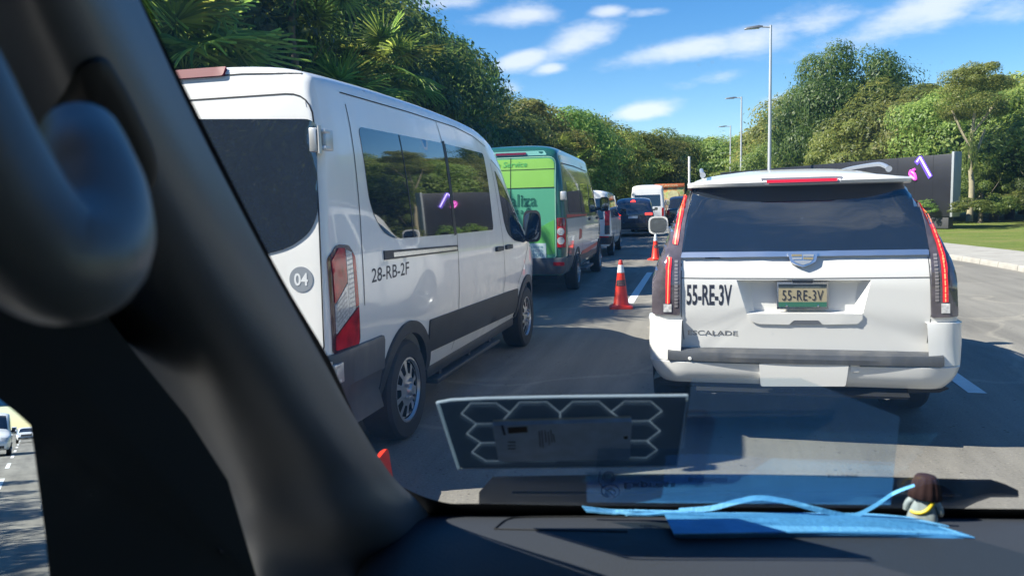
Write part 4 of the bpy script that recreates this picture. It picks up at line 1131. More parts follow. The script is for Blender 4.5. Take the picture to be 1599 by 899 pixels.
simple_vehicle('dark_pickup', 'dark car half hidden behind the left mirror side of the large white SUV', 'car', (-1.62, 52, 0), R(2), 2.0, 5.2,
    [(0, 1.35), (.5, 1.42), (1.6, 1.45), (1.7, 2.0), (2.6, 2.2), (3.3, 2.1), (3.9, 1.6), (4.2, 1.4), (4.8, 1.25), (5.2, .9)], pbr('black_paint', (.015, .016, .02), .25, coat=1),
    None, [[(1.95, 1.95), (2.6, 1.98), (3.2, 1.9), (3.6, 1.5), (1.9, 1.5)]], [rect(.82, .95, .95, 1.3, .01)], belt=1.4, taper=.2, wr=.38, front=[(-.6, 3.35), (.6, 3.35), (.7, 3.9), (-.7, 3.9)], mirror=WHITE, my=3.5, mz=1.85, mw=.26, mh=.26, zb=.42)

# ------------------------------------------------------------------ traffic cones
ORANGE = pbr('cone_orange', (.78, .035, .012), .42, var=.12, scale=6)
ORTIP = pbr('cone_tip_red', (.50, .03, .02), .45)
REFL = pbr('reflective_white', (.62, .66, .70), .35, var=.06, scale=30)
def cone(label, loc, rot=(0, 0, 0), group='orange traffic cones along the lane'):
    t = thing('traffic_cone', label, 'traffic cone', loc, 0, group); t.rotation_euler = rot
    bs = MB()
    o8 = rpoly([(-.185, -.185), (.185, -.185), (.185, .185), (-.185, .185)], .045, 4)
    bs.loft([[Vector((x*k, y*k, z)) for x, y in o8] for k, z in ((1, 0), (1, .022), (.97, .035), (.82, .045), (.80, .05))], True, True)
    bs.build('cone_base', ORANGE, t, 40)
    def r(z): return .125 - (.125-.028)*(z-.045)/(.77-.045)
    c = MB(); c.lathe([(r(.045)+.02, .045), (r(.08), .08), (r(.57), .57)], (0, 0, 0), 'z', 32); cn = c.build('cone_body', ORANGE, t, 40)
    c = MB(); c.lathe([(r(.57)+.001, .568), (r(.57)+.004, .572), (r(.69)+.004, .688), (r(.69), .692)], (0, 0, 0), 'z', 32); c.build('reflective_collar', REFL, t, 30)
    c = MB(); c.lathe([(r(.69), .69), (r(.755), .755), (.022, .77), (0, .772)], (0, 0, 0), 'z', 24); c.build('cone_tip', ORTIP, t, 40)
    lb = MB()
    def arc(z0, z1, a0, a1, off, n=12):
        V = []
        for k in range(n+1):
            a = a0+(a1-a0)*k/n
            for z in (z0, z1): V.append(((r(z)+off)*math.cos(a), (r(z)+off)*math.sin(a), z))
        return V, [(2*k, 2*k+2, 2*k+3, 2*k+1) for k in range(n)]
    lb.add(*arc(.36, .455, R(-90-62), R(-90+62), .003)); st = lb.build('sticker', pbr('sticker_black', (.06, .045, .045), .5), t, 60)
    l2 = MB()
    for z0, z1, a in ((.425, .437, 48), (.395, .408, 40), (.372, .386, 30)):
        for k in range(-3, 4):
            l2.add(*arc(z0, z1, R(-90+k*a/3.5-5), R(-90+k*a/3.5+5), .005, 3))
    l2.build('sticker_print', pbr('sticker_print', (.32, .16, .14), .5), st, 60)
    return t
cone('upright orange cone with a white collar and red tip beside the green shuttle', (-1.345, 12.3, 0), (0, 0, R(8)))
c2 = cone('upright orange cone with a white top, against the left side of the white SUV', (-1.50, 23.2, 0), (0, 0, R(30)))
for ch in c2.children:
    if ch.name.startswith('cone_tip'): ch.data = ch.data.copy(); ch.data.materials[0] = REFL
cone('orange cone lying on its side, only its square base showing beside the dark pillar', (-1.73, 3.82, .10), (R(10), R(-97), 0))

# ------------------------------------------------------------------ lamp posts, white post, screen wall
POLE = pbr('pole_grey', (.50, .52, .55), .45, metal=.3, var=.08, scale=1)
def lamp_post(label, loc, h, arm, r=.10, rz=0):
    t = thing('street_lamp', label, 'street lamp', loc, rz, 'street lamps along the road')
    p = MB(); p.tube([(0, 0, 0), (0, 0, h*.5), (0, 0, h)], [r, r*.8, r*.55], 12); p.tube([(0, 0, 0), (0, 0, .35)], r*1.5, 12); p.build('pole', POLE, t, 40)
    if arm:
        a = MB(); a.tube([(.06, 0, h-.12), (-arm*.35, 0, h-.05)], .045, 8); a.build('arm', POLE, t, 40)
        l = MB(); V = []
        l.loft([[Vector((x, -w, z-.02)), Vector((x, w, z-.02)), Vector((x, w*.8, z+hh)), Vector((x, -w*.8, z+hh))] for x, w, z, hh in ((-arm*.30, .05, h-.05, .05), (-arm*.45, .13, h-.06, .09), (-arm*.9, .15, h-.10, .07), (-arm, .10, h-.12, .03))], True, True)
        hd = l.build('lamp_head', pbr('lamp_grey', (.16, .17, .19), .45, metal=.3), t, 30, True)
        g = MB(); g.box((-arm*.68, 0, h-.125), (arm*.5, .22, .015)); g.build('lamp_glass', pbr('lamp_glass', (.5, .5, .48), .2), hd, 0)
    return t
lamp_post('tallest grey street lamp, nearest of the row behind the white SUV', (3.37, 46, 0), 11.35, 1.4, .115)
lamp_post('second grey street lamp in the row, just left of the tallest one', (3.0, 75, 0), 11.3, 1.45, .12)
lamp_post('third slim street lamp in the row, at the left of the far posts', (2.78, 102, 0), 11.3, 1.5, .13)
lamp_post('short bare grey post just left of the tallest street lamp', (6.4, 102, 0), 10.8, 0, .14)
lamp_post('slim far street lamp standing between the second and the third one', (3.3, 118, 0), 9.0, 1.5, .13)
wp = thing('white_post', 'thin white post standing left of the white SUV roof', 'post', (-1.25, 56, 0))
p = MB(); p.tube([(0, 0, 0), (0, 0, 4.95)], .085, 10); p.build('pole', pbr('post_white', (.75, .75, .73), .5), wp); p = MB(); p.tube([(0, 0, 0), (0, 0, .06)], .16, 10); p.build('base_plate', POLE, wp)

def screen_wall():
    Rr = atY(1485, 322, 40); A = Vector((Rr.x, 40.0, 0)); U = Vector((-.60, .80, 0)).normalized(); N = Vector((-U.y, U.x, 0))
    if N.y > 0: N = -N
    z1 = atY(1485, 240, 40).z; z0 = .75
    t = thing('screen_wall', 'long black outdoor screen wall with a lit violet chevron and a grey end', 'screen', A)
    ang = math.atan2(U.y, U.x); M = Matrix.Rotation(ang, 3, 'Z')
    LN, TH = 17.0, .42
    def bx(name, u, n, z, d, mat, par=t, bev=.01):
        mb = MB(); mb.box(U*u + (-N)*n + Vector((0, 0, z)), d, M, bev); return mb.build(name, mat, par, 30)
    body = bx('wall_body', LN/2, TH/2, (z0+z1)/2, (LN, TH, z1-z0), pbr('screen_black', (.016, .017, .022), .35, var=.1, scale=3))
    bx('end_panel', -.05, TH/2, (z0+z1)/2+.04, (.12, TH+.10, z1-z0+.10), pbr('end_grey', (.27, .29, .31), .5, var=.06, scale=4))
    bx('plinth', LN/2, TH/2, .5, (LN-.3, TH-.1, .6), pbr('plinth_dark', (.05, .05, .055), .7))
    gl = MB()
    for k in range(1, 17): gl.box(U*k + N*.003 + Vector((0, 0, (z0+z1)/2)), (.012, .006, z1-z0-.06), M)
    gl.build('module_joints', pbr('joint_dark', (.004, .004, .005), .6), body, 0)
    def on(px, py):                         # a measured point on the front face
        d = ray(px, py); P0 = A + N*.03; k = (P0-EYE).dot(N)/d.dot(N); return EYE + d*k - A
    vio = pbr('violet_neon', (.6, .5, 1), .3, emis=(.62, .50, 1.0), es=2.2); halo = pbr('violet_glow', (.10, .05, .4), .5, emis=(.16, .07, .95), es=.22)
    n1 = MB(); n1.tube([on(1431.5, 252.5), on(1436.5, 245.5), on(1453, 275)], .032, 8); n1.build('chevron_sign', vio, body)
    n2 = MB()
    P = [on(1431, 254), on(1436.5, 247), on(1452, 275.5)]
    for i in range(2):
        dv = (P[i+1]-P[i]); L2 = dv.length; dn = dv.normalized(); wv = dn.cross(N).normalized()
        q = [P[i]-dn*.06-wv*.13, P[i+1]+dn*.06-wv*.13, P[i+1]+dn*.06+wv*.13, P[i]-dn*.06+wv*.13]
        n2.loft([[v-N*(.02-.004*i) for v in q], [v-N*(.008-.004*i) for v in q]], True, True)
    n2.build('chevron_glow', halo, body)
    pk = pbr('magenta_neon', (.8, .1, .6), .4, emis=(.75, .05, .55), es=.35)
    n3 = MB(); n3.tube(curve_pts([on(1423, 266), on(1421, 272), on(1425, 277), on(1430, 280), on(1428, 272), on(1424, 268), on(1429, 264)], 4), .07, 8); n3.build('magenta_sign', pk, body)
    return A, U
SW_A, SW_U = screen_wall()

# ------------------------------------------------------------------ trees, palms, shrubs
LEAF_A = leaf_mat('leaf_dark', (.034, .074, .018), (.068, .125, .028), (.13, .19, .05))
LEAF_B = leaf_mat('leaf_mid', (.06, .11, .025), (.125, .19, .042), (.23, .285, .075))
LEAF_C = leaf_mat('leaf_yellowish', (.08, .125, .027), (.17, .22, .05), (.28, .31, .09))
LEAF_P = leaf_mat('palm_leaf', (.07, .12, .025), (.14, .21, .04), (.26, .33, .07))
BARK = pbr('bark', (.11, .09, .065), .9, col2=(.19, .165, .125), scale=5, bump=.5, bscale=14)
def crown_mesh(name, seed, rx, ry, rz, nclump, per, leaf, mat, low=.0):
    rnd = random.Random(seed); V, Fc = [], []
    for c in range(nclump):
        th = rnd.uniform(0, 2*PI); u = rnd.uniform(-.75+low, 1); q = rnd.uniform(.45, 1.0)**.5
        s = math.sqrt(max(0, 1-u*u))
        cc = Vector((math.cos(th)*s*q*rx, math.sin(th)*s*q*ry, u*q*rz))
        cr = rnd.uniform(.20, .46)*min(rx, ry, rz*1.2)
        sq = rnd.uniform(.55, .85); out = cc.normalized() if cc.length > .01 else Vector((0, 0, 1))
        for k in range(per):
            d = Vector((rnd.gauss(0, 1), rnd.gauss(0, 1), rnd.gauss(0, 1)+.35)).normalized()
            rr = cr*rnd.uniform(.55, 1.0)**.6*(1.25 if rnd.random() < .06 else 1)
            p = cc + Vector((d.x*rr, d.y*rr, d.z*rr*sq))
            nrm = (d*1.5 + out*.3 + Vector((rnd.uniform(-.8, .8), rnd.uniform(-.8, .8), rnd.uniform(-.2, .9)))).normalized()
            ax = nrm.cross(Vector((rnd.uniform(-1, 1), rnd.uniform(-1, 1), rnd.uniform(-1, .2)))).normalized()
            ay = nrm.cross(ax); L = leaf*rnd.uniform(.65, 1.35); w = L*.42
            b = len(V)
            V += [p-ax*L*.5, p+ay*w*.5-nrm*L*.06, p+ax*L*.5-nrm*L*.12, p-ay*w*.5-nrm*L*.06]
            Fc.append((b, b+1, b+2)); Fc.append((b, b+2, b+3))
    me = bpy.data.meshes.new(name); me.from_pydata([tuple(v) for v in V], [], Fc); me.materials.append(mat)
    return me
def trunk_mesh(name, seed, h, r, spread):
    rnd = random.Random(seed); mb = MB()
    base = [Vector((0, 0, -.3)), Vector((rnd.uniform(-.1, .1), rnd.uniform(-.1, .1), h*.35)), Vector((rnd.uniform(-.25, .25), rnd.uniform(-.25, .25), h*.75))]
    mb.tube(curve_pts(base, 4), [r*(1.25 - .75*i/8) for i in range(9)], 8)
    for k in range(6):
        a = 2*PI*k/6+rnd.uniform(-.4, .4); st = base[1].lerp(base[2], rnd.uniform(0, .9))
        e = st + Vector((math.cos(a)*spread*rnd.uniform(.5, .9), math.sin(a)*spread*rnd.uniform(.5, .9), h*rnd.uniform(.25, .6)))
        mid = st.lerp(e, .5)+Vector((0, 0, -.12*spread))
        mb.tube(curve_pts([st, mid, e], 3), [r*.45*(1-.12*i) for i in range(7)], 6)
    me = bpy.data.meshes.new(name); me.from_pydata([tuple(v) for v in mb.V], [], mb.F); me.shade_smooth(); me.materials.append(BARK)
    return me
# kind: (crown mesh, crown height, trunk mesh), all built for a crown of about 3 m half width
CROWNS = {
    'near1': crown_mesh('crown', 11, 2.9, 2.9, 3.3, 54, 720, .135, LEAF_A, .05),
    'near2': crown_mesh('crown', 12, 3.2, 2.8, 2.9, 50, 720, .145, LEAF_A),
    'mid1': crown_mesh('crown', 21, 3.0, 3.0, 2.8, 44, 600, .175, LEAF_B),
    'mid2': crown_mesh('crown', 22, 3.3, 3.0, 2.5, 40, 600, .18, LEAF_C, .1),
    'mid3': crown_mesh('crown', 23, 2.7, 2.9, 3.2, 42, 600, .175, LEAF_C),
    'dome': crown_mesh('crown', 31, 4.4, 4.2, 3.2, 90, 640, .175, LEAF_A, .2),
    'bush': crown_mesh('foliage', 41, 1.0, 1.0, .8, 26, 95, .15, LEAF_B, .3),
}
TRUNKS = {k: trunk_mesh('trunk', 50+i, 5.0, .17, 2.0) for i, k in enumerate(CROWNS)}
NTREE = [0]
def tree(kind, x, y, h, w=1.0, label='', z=0.0, group=None, name='tree'):
    NTREE[0] += 1; rnd = random.Random(NTREE[0]*7+3)
    t = thing(name, label, 'tree' if name == 'tree' else 'shrub', (x, y, z), rnd.uniform(0, 2*PI), group)
    if kind == 'bush':
        c = bpy.data.objects.new('foliage', CROWNS['bush']); COL.objects.link(c); c.parent = t
        c.scale = (w*rnd.uniform(.9, 1.2), w*rnd.uniform(.9, 1.2), h/1.5); c.location = (0, 0, h*.48)
        return t
    rzc = {'near1': 3.3, 'near2': 2.9, 'mid1': 2.8, 'mid2': 2.5, 'mid3': 3.2, 'dome': 3.2}[kind]
    sz = h/(rzc*1.05+5.0); k = sz*1.28*w
    c = bpy.data.objects.new('crown', CROWNS[kind]); COL.objects.link(c); c.parent = t
    c.scale = (k*rnd.uniform(.9, 1.12), k*rnd.uniform(.9, 1.12), sz*1.30); c.location = (0, 0, h-rzc*sz*1.30*1.02)
    tr = bpy.data.objects.new('trunk', TRUNKS[kind]); COL.objects.link(tr); tr.parent = t
    tr.scale = (sz*1.5, sz*1.5, sz*1.1)
    return t
rt = random.Random(5)
SKYL = [(560, -90), (640, -5), (690, 22), (740, 62), (770, 100), (785, 150), (800, 165), (830, 150), (870, 172), (900, 170), (930, 188), (960, 203), (1000, 208), (1040, 206), (1070, 214), (1090, 216), (1100, 206), (1140, 196), (1170, 212), (1200, 205), (1228, 200), (1250, 165), (1290, 122), (1330, 108), (1370, 116), (1390, 140), (1440, 130), (1480, 130), (1500, 140), (1530, 126), (1560, 116), (1599, 104), (1700, 90), (2000, 60)]
def sky_h(x, y):                       # height of a tree standing at (x, y) whose top meets the photographed skyline
    d = Vector((x, y, 0)) - EYE; X, Z = d.dot(RGT0), d.dot(FWD)
    z = 6.0
    for _ in range(12):
        q = Vector((x, y, z)) - EYE; dp = q.dot(FWD)
        px, py = 799.5+F_PX*q.dot(RGT)/dp, 449.5-F_PX*q.dot(UPV)/dp
        dl = F_PX*2.0/dp
        z += (py - max(lerp_tab(SKYL, px-dl), lerp_tab(SKYL, px), lerp_tab(SKYL, px+dl)))*dp/F_PX
    return z
GL = 'dark trees crowding the left roadside'
LBL_L = 'dark leafy tree in the dense wood along the left roadside'
def left_row(spec, kinds, group, label):
    for i, (x, y, h, w) in enumerate(spec):
        if x < -10 and 18 < y < 46: x -= (y-18)*.11
        hh = sky_h(x, y)
        if h > 7 and y > 25 and hh > 3: h = min(h*1.4, hh*(1.0 if i % 2 else .96))
        elif y > 40: h = min(h, hh*.8)
        tree(kinds[i % len(kinds)], x, y, h-.2, w, label, .2, group)
left_row([(-13.6, 10, 8.6, 1.1), (-14.2, 14.5, 9.4, 1.1), (-13.4, 19, 9.0, 1.1), (-13.2, 23.5, 9.8, 1.15), (-12.8, 28, 10.0, 1.15), (-13.2, 32.5, 9.6, 1.1), (-13.8, 37, 9.0, 1.1), (-14.8, 42, 8.6, 1.1),
          (-17.5, 8, 11, 1.2), (-18, 14, 12, 1.2), (-17.5, 20, 12.2, 1.2), (-17.5, 26, 12.5, 1.2), (-17.8, 33, 11.6, 1.2), (-18.5, 40, 10.6, 1.2), (-12.5, 5, 6.5, 1.0), (-16, 1, 8, 1.1)], ('near1', 'near2'), GL, LBL_L)
left_row([(-10.2, 11.6, 4.6, .8), (-10.6, 15.5, 5.2, .85), (-10.6, 20, 5.0, .9), (-10.6, 24.5, 5.4, .9), (-10.8, 29, 5.2, .9), (-11.4, 34, 5.0, .9), (-12.4, 39, 4.8, .9)], ('near2', 'near1'), 'low trees at the foot of the left wood', 'low dark tree at the foot of the wood along the left roadside')
LBL_M = 'green tree in the wood beyond the left lane of vehicles'
left_row([(-15.0, 49, 8.2, 1.1), (-13.5, 56, 8.8, 1.15), (-15.5, 60, 9.8, 1.1), (-13.0, 66, 9.4, 1.15), (-15, 73, 10.6, 1.2), (-12.5, 78, 10.0, 1.2), (-14.5, 86, 11.2, 1.2), (-11.8, 91, 10.6, 1.2), (-13.5, 99, 11.2, 1.2), (-10.5, 104, 10.6, 1.2), (-11.6, 112, 11.4, 1.2),
          (-11.5, 52, 4.4, 1.0), (-11.3, 61, 4.8, 1.1), (-11.0, 70, 5.2, 1.1), (-11.4, 83, 5.6, 1.2), (-10.8, 96, 5.6, 1.2), (-9.8, 108, 6, 1.2)], ('mid1', 'mid3', 'mid2'), 'trees beyond the left lane', LBL_M)
LBL_C = 'distant tree closing the view where the road bends'
left_row([(-10, 122, 11.4, 1.3), (-6.5, 126, 11.0, 1.3), (-3, 124, 10.6, 1.25), (0.5, 128, 11.4, 1.3), (4.4, 124, 11.8, 1.3), (8, 120, 11.6, 1.3), (11.5, 114, 11.2, 1.3), (12.2, 100, 9.8, 1.2), (14, 92, 10, 1.25), (9.8, 106, 9.2, 1.2),
          (-13.5, 127, 12, 1.4), (7, 131, 13, 1.4), (15, 122, 13, 1.4), (-8, 118, 6, 1.3), (-4, 119, 6, 1.3), (0, 120, 6, 1.3), (4, 118, 6.2, 1.3), (7.6, 112, 6.2, 1.3)], ('mid2', 'mid1', 'near1', 'mid3'), 'distant trees at the bend', LBL_C)
tree('dome', 9.7, 62, 11.2, .66, 'tall dome-shaped dark tree, highest on the right behind the screen wall', .9)
LBL_R = 'bright green tree in the wood behind the lawn on the right'
left_row([(7.6, 72, 8.2, 1.1), (8.0, 64, 6.4, 1.1), (10.0, 55, 6.6, 1.1), (12.4, 57, 8.6, 1.1), (13.2, 51, 7.8, 1.05), (15.0, 55, 9.6, 1.1), (15.8, 49.5, 8.4, 1.05), (17.8, 53, 9.8, 1.1), (18.4, 47.5, 8.8, 1.1), (20.6, 51, 10.6, 1.15), (21.5, 45.5, 9.6, 1.1), (24, 48, 10.5, 1.2), (25.5, 42, 9.4, 1.2), (28, 38, 9.6, 1.2), (30, 33, 9.4, 1.2), (32, 27, 9.4, 1.2), (33.5, 20, 9.5, 1.2), (34, 12, 9.5, 1.25),
          (13, 68, 10.2, 1.2), (17, 64, 11, 1.2), (21, 60, 11.6, 1.2), (26, 56, 12, 1.2), (31, 46, 11.6, 1.25), (35, 36, 11.6, 1.3), (7.0, 84, 7.8, 1.2), (10.5, 80, 9.2, 1.2)], ('mid1', 'mid3', 'mid2'), 'trees behind the right lawn', LBL_R)
left_row([(11.6, 47.5, 3.6, .9), (14.2, 46.3, 3.4, .9), (16.6, 45, 3.8, .95), (19.4, 43.2, 4.0, 1.0), (22.2, 41, 4.2, 1.0), (25, 37, 4.2, 1.0)], ('near2', 'mid1'), 'low trees at the lawn edge', 'low bushy tree at the back edge of the right lawn')
q0 = atY(1514, 332, 43.5)
pt = thing('tree', 'vine-hung tree with a bare pale trunk, just right of the screen wall end', 'tree', (q0.x, 43.5, .6))
mb = MB(); mb.tube(curve_pts([Vector((0, 0, -.2)), Vector((.06, 0, 1.5)), Vector((-.05, .1, 3.2)), Vector((.1, .1, 5.2))], 5), [.17-.007*i for i in range(16)], 10)
for a, b in (((0, 0, 3.4), (-.9, .2, 5.4)), ((.0, .1, 4.2), (1.0, -.2, 5.8)), ((0, .05, 2.6), (.7, .5, 4.4))): mb.tube(curve_pts([Vector(a), Vector(a).lerp(Vector(b), .5)+Vector((0, 0, -.1)), Vector(b)], 4), [.06]*9, 6)
mb.build('trunk', pbr('pale_bark', (.26, .23, .16), .9, col2=(.38, .33, .20), scale=6), pt, 60)
cw = bpy.data.objects.new('crown', CROWNS['mid3']); COL.objects.link(cw); cw.parent = pt; cw.location = (.1, .1, 6.0); cw.scale = (.62, .62, .5)
vn = bpy.data.objects.new('hanging_vine', CROWNS['bush']); COL.objects.link(vn); vn.parent = pt; vn.location = (-.1, -.1, 2.9); vn.scale = (.32, .32, 1.5)
for i, (x, y, h, w) in enumerate([(11.6, 39.4, .75, .75), (12.7, 40.2, .6, .6), (13.4, 41.6, .9, .8), (14.6, 42.5, 1.0, .9), (15.9, 42.6, .9, .9), (17.2, 42.0, 1.1, 1.0), (18.6, 41, 1.1, 1.0), (10.0, 40.9, .7, .7), (8.9, 42.2, .7, .7)]):
    tree('bush', x, y, h, w, 'low round shrub at the foot of the screen wall and the trees on the right', .80, 'shrubs at the lawn edge', 'shrub')
for i in range(10):
    tree('bush', lx(9+i*4)-1.7-rt.random()*.8, 9+i*4, 1.3+rt.random()*.6, 1.2, 'low dark shrub under the wood along the left roadside', .15, 'shrubs along the left verge', 'shrub')
for x, y, h in ((-11.5, -5, 9), (-12, -10, 9.5), (-12, -15, 9), (-12.5, -20, 9.5), (-13, -26, 9)):
    tree('near2', x, y, h, 1.2, 'roadside tree beside the camera car on the left', .2, 'trees behind the camera car')
# behind the camera, seen in the wing mirror and reflections
for i in range(12):
    tree('mid1' if i % 2 else 'mid3', 12+rt.random()*4, -8-i*14, 8.5, 1.2, 'roadside tree behind the camera car on the right', .2, 'trees behind the camera car')
    if i > 2: tree('mid2' if i % 2 else 'mid1', -19-rt.random()*4-i*.4, -8-i*14, 7, 1.2, 'roadside tree behind the camera car on the left', .2, 'trees behind the camera car')
# fan palms
def fan_mesh(seed):
    rnd = random.Random(seed); V, Fc = [], []
    n = 26
    for k in range(n):
        a = R(-150+300*k/(n-1)); L = rnd.uniform(.78, 1.0)*(1-.15*abs(k/(n-1)-.5))
        d = Vector((math.sin(a), math.cos(a), 0)); s = Vector((d.y, -d.x, 0)); w = .045
        b = len(V); prev = None
        for j in range(5):
            q = j/4; ww = w*(1-.75*q)*(1 if j else .25); z = -.10*q*q*L - (.22*max(0, q-.6)*rnd.uniform(.3, 1.3))
            c = d*L*q + Vector((0, 0, z+.03*math.sin(k*PI)))
            V += [c-s*ww+Vector((0, 0, .012)), c+Vector((0, 0, -.012)), c+s*ww+Vector((0, 0, .012))]
        for j in range(4):
            for i in range(2): Fc.append((b+j*3+i, b+j*3+i+1, b+j*3+i+4, b+j*3+i+3))
    me = bpy.data.meshes.new('fan_leaf'); me.from_pydata([tuple(v) for v in V], [], Fc); me.materials.append(LEAF_P); return me
FANS = [fan_mesh(s) for s in (1, 2, 3)]
def palm(x, y, h, s, label, n=22, z=.2):
    rnd = random.Random(int(x*31+y*17)); t = thing('fan_palm', label, 'palm', (x, y, z), rnd.uniform(0, 6), 'fan palms in the left wood')
    mb = MB(); pts = [Vector((.12*math.sin(i*.9), .1*math.cos(i*1.3), h*i/6)) for i in range(7)]; mb.tube(pts, [.10, .085, .08, .08, .085, .09, .07], 8); mb.build('trunk', BARK, t, 50)
    st = MB()
    for k in range(n):
        az = 2*PI*(k*.381966); el = R(82-118*(k/n)+rnd.uniform(-8, 8)); d = Vector((math.cos(az)*math.cos(el), math.sin(az)*math.cos(el), math.sin(el)))
        L = s*rnd.uniform(.7, 1.0); e = Vector((0, 0, h)) + d*L; st.tube([Vector((0, 0, h-.05)), Vector((0, 0, h))+d*L*.5, e], [.018, .013, .009], 5)
        f = bpy.data.objects.new('fan_leaf', FANS[k % 3]); COL.objects.link(f); f.parent = t
        yv = (d - Vector((0, 0, .25))).normalized(); xv = yv.cross(Vector((0, 0, 1))).normalized(); zv = xv.cross(yv)
        f.matrix_local = Matrix.Translation(e) @ Matrix((xv, yv, zv)).transposed().to_4x4() @ Matrix.Rotation(rnd.uniform(-.5, .5), 4, 'Y') @ Matrix.Scale(s*rnd.uniform(.85, 1.1), 4)
    st.build('leaf_stalks', LEAF_P, t, 50)
    return t
palm(-8.1, 10.9, 3.7, 1.25, 'bright sunlit fan palm above the white van roof, beside the dark pillar', 26)
palm(-8.6, 9.0, 5.3, 1.1, 'tall fan palm at the left edge of the glass, above the white van')
palm(-8.7, 17.6, 3.9, 1.0, 'small fan palm just over the white van roof edge near the front')
palm(-9.0, 16.2, 6.6, 1.1, 'high fan palm reaching into the tree crowns above the white van')
palm(-9.2, 21.5, 5.4, 1.1, 'fan palm half hidden in the dark trees above the van windscreen')
palm(-9.4, 48, 4.2, 1.2, 'pale green fan palm beyond the green shuttle roof')
palm(-9.2, 55, 3.9, 1.2, 'yellowish fan palm over the white minibus')

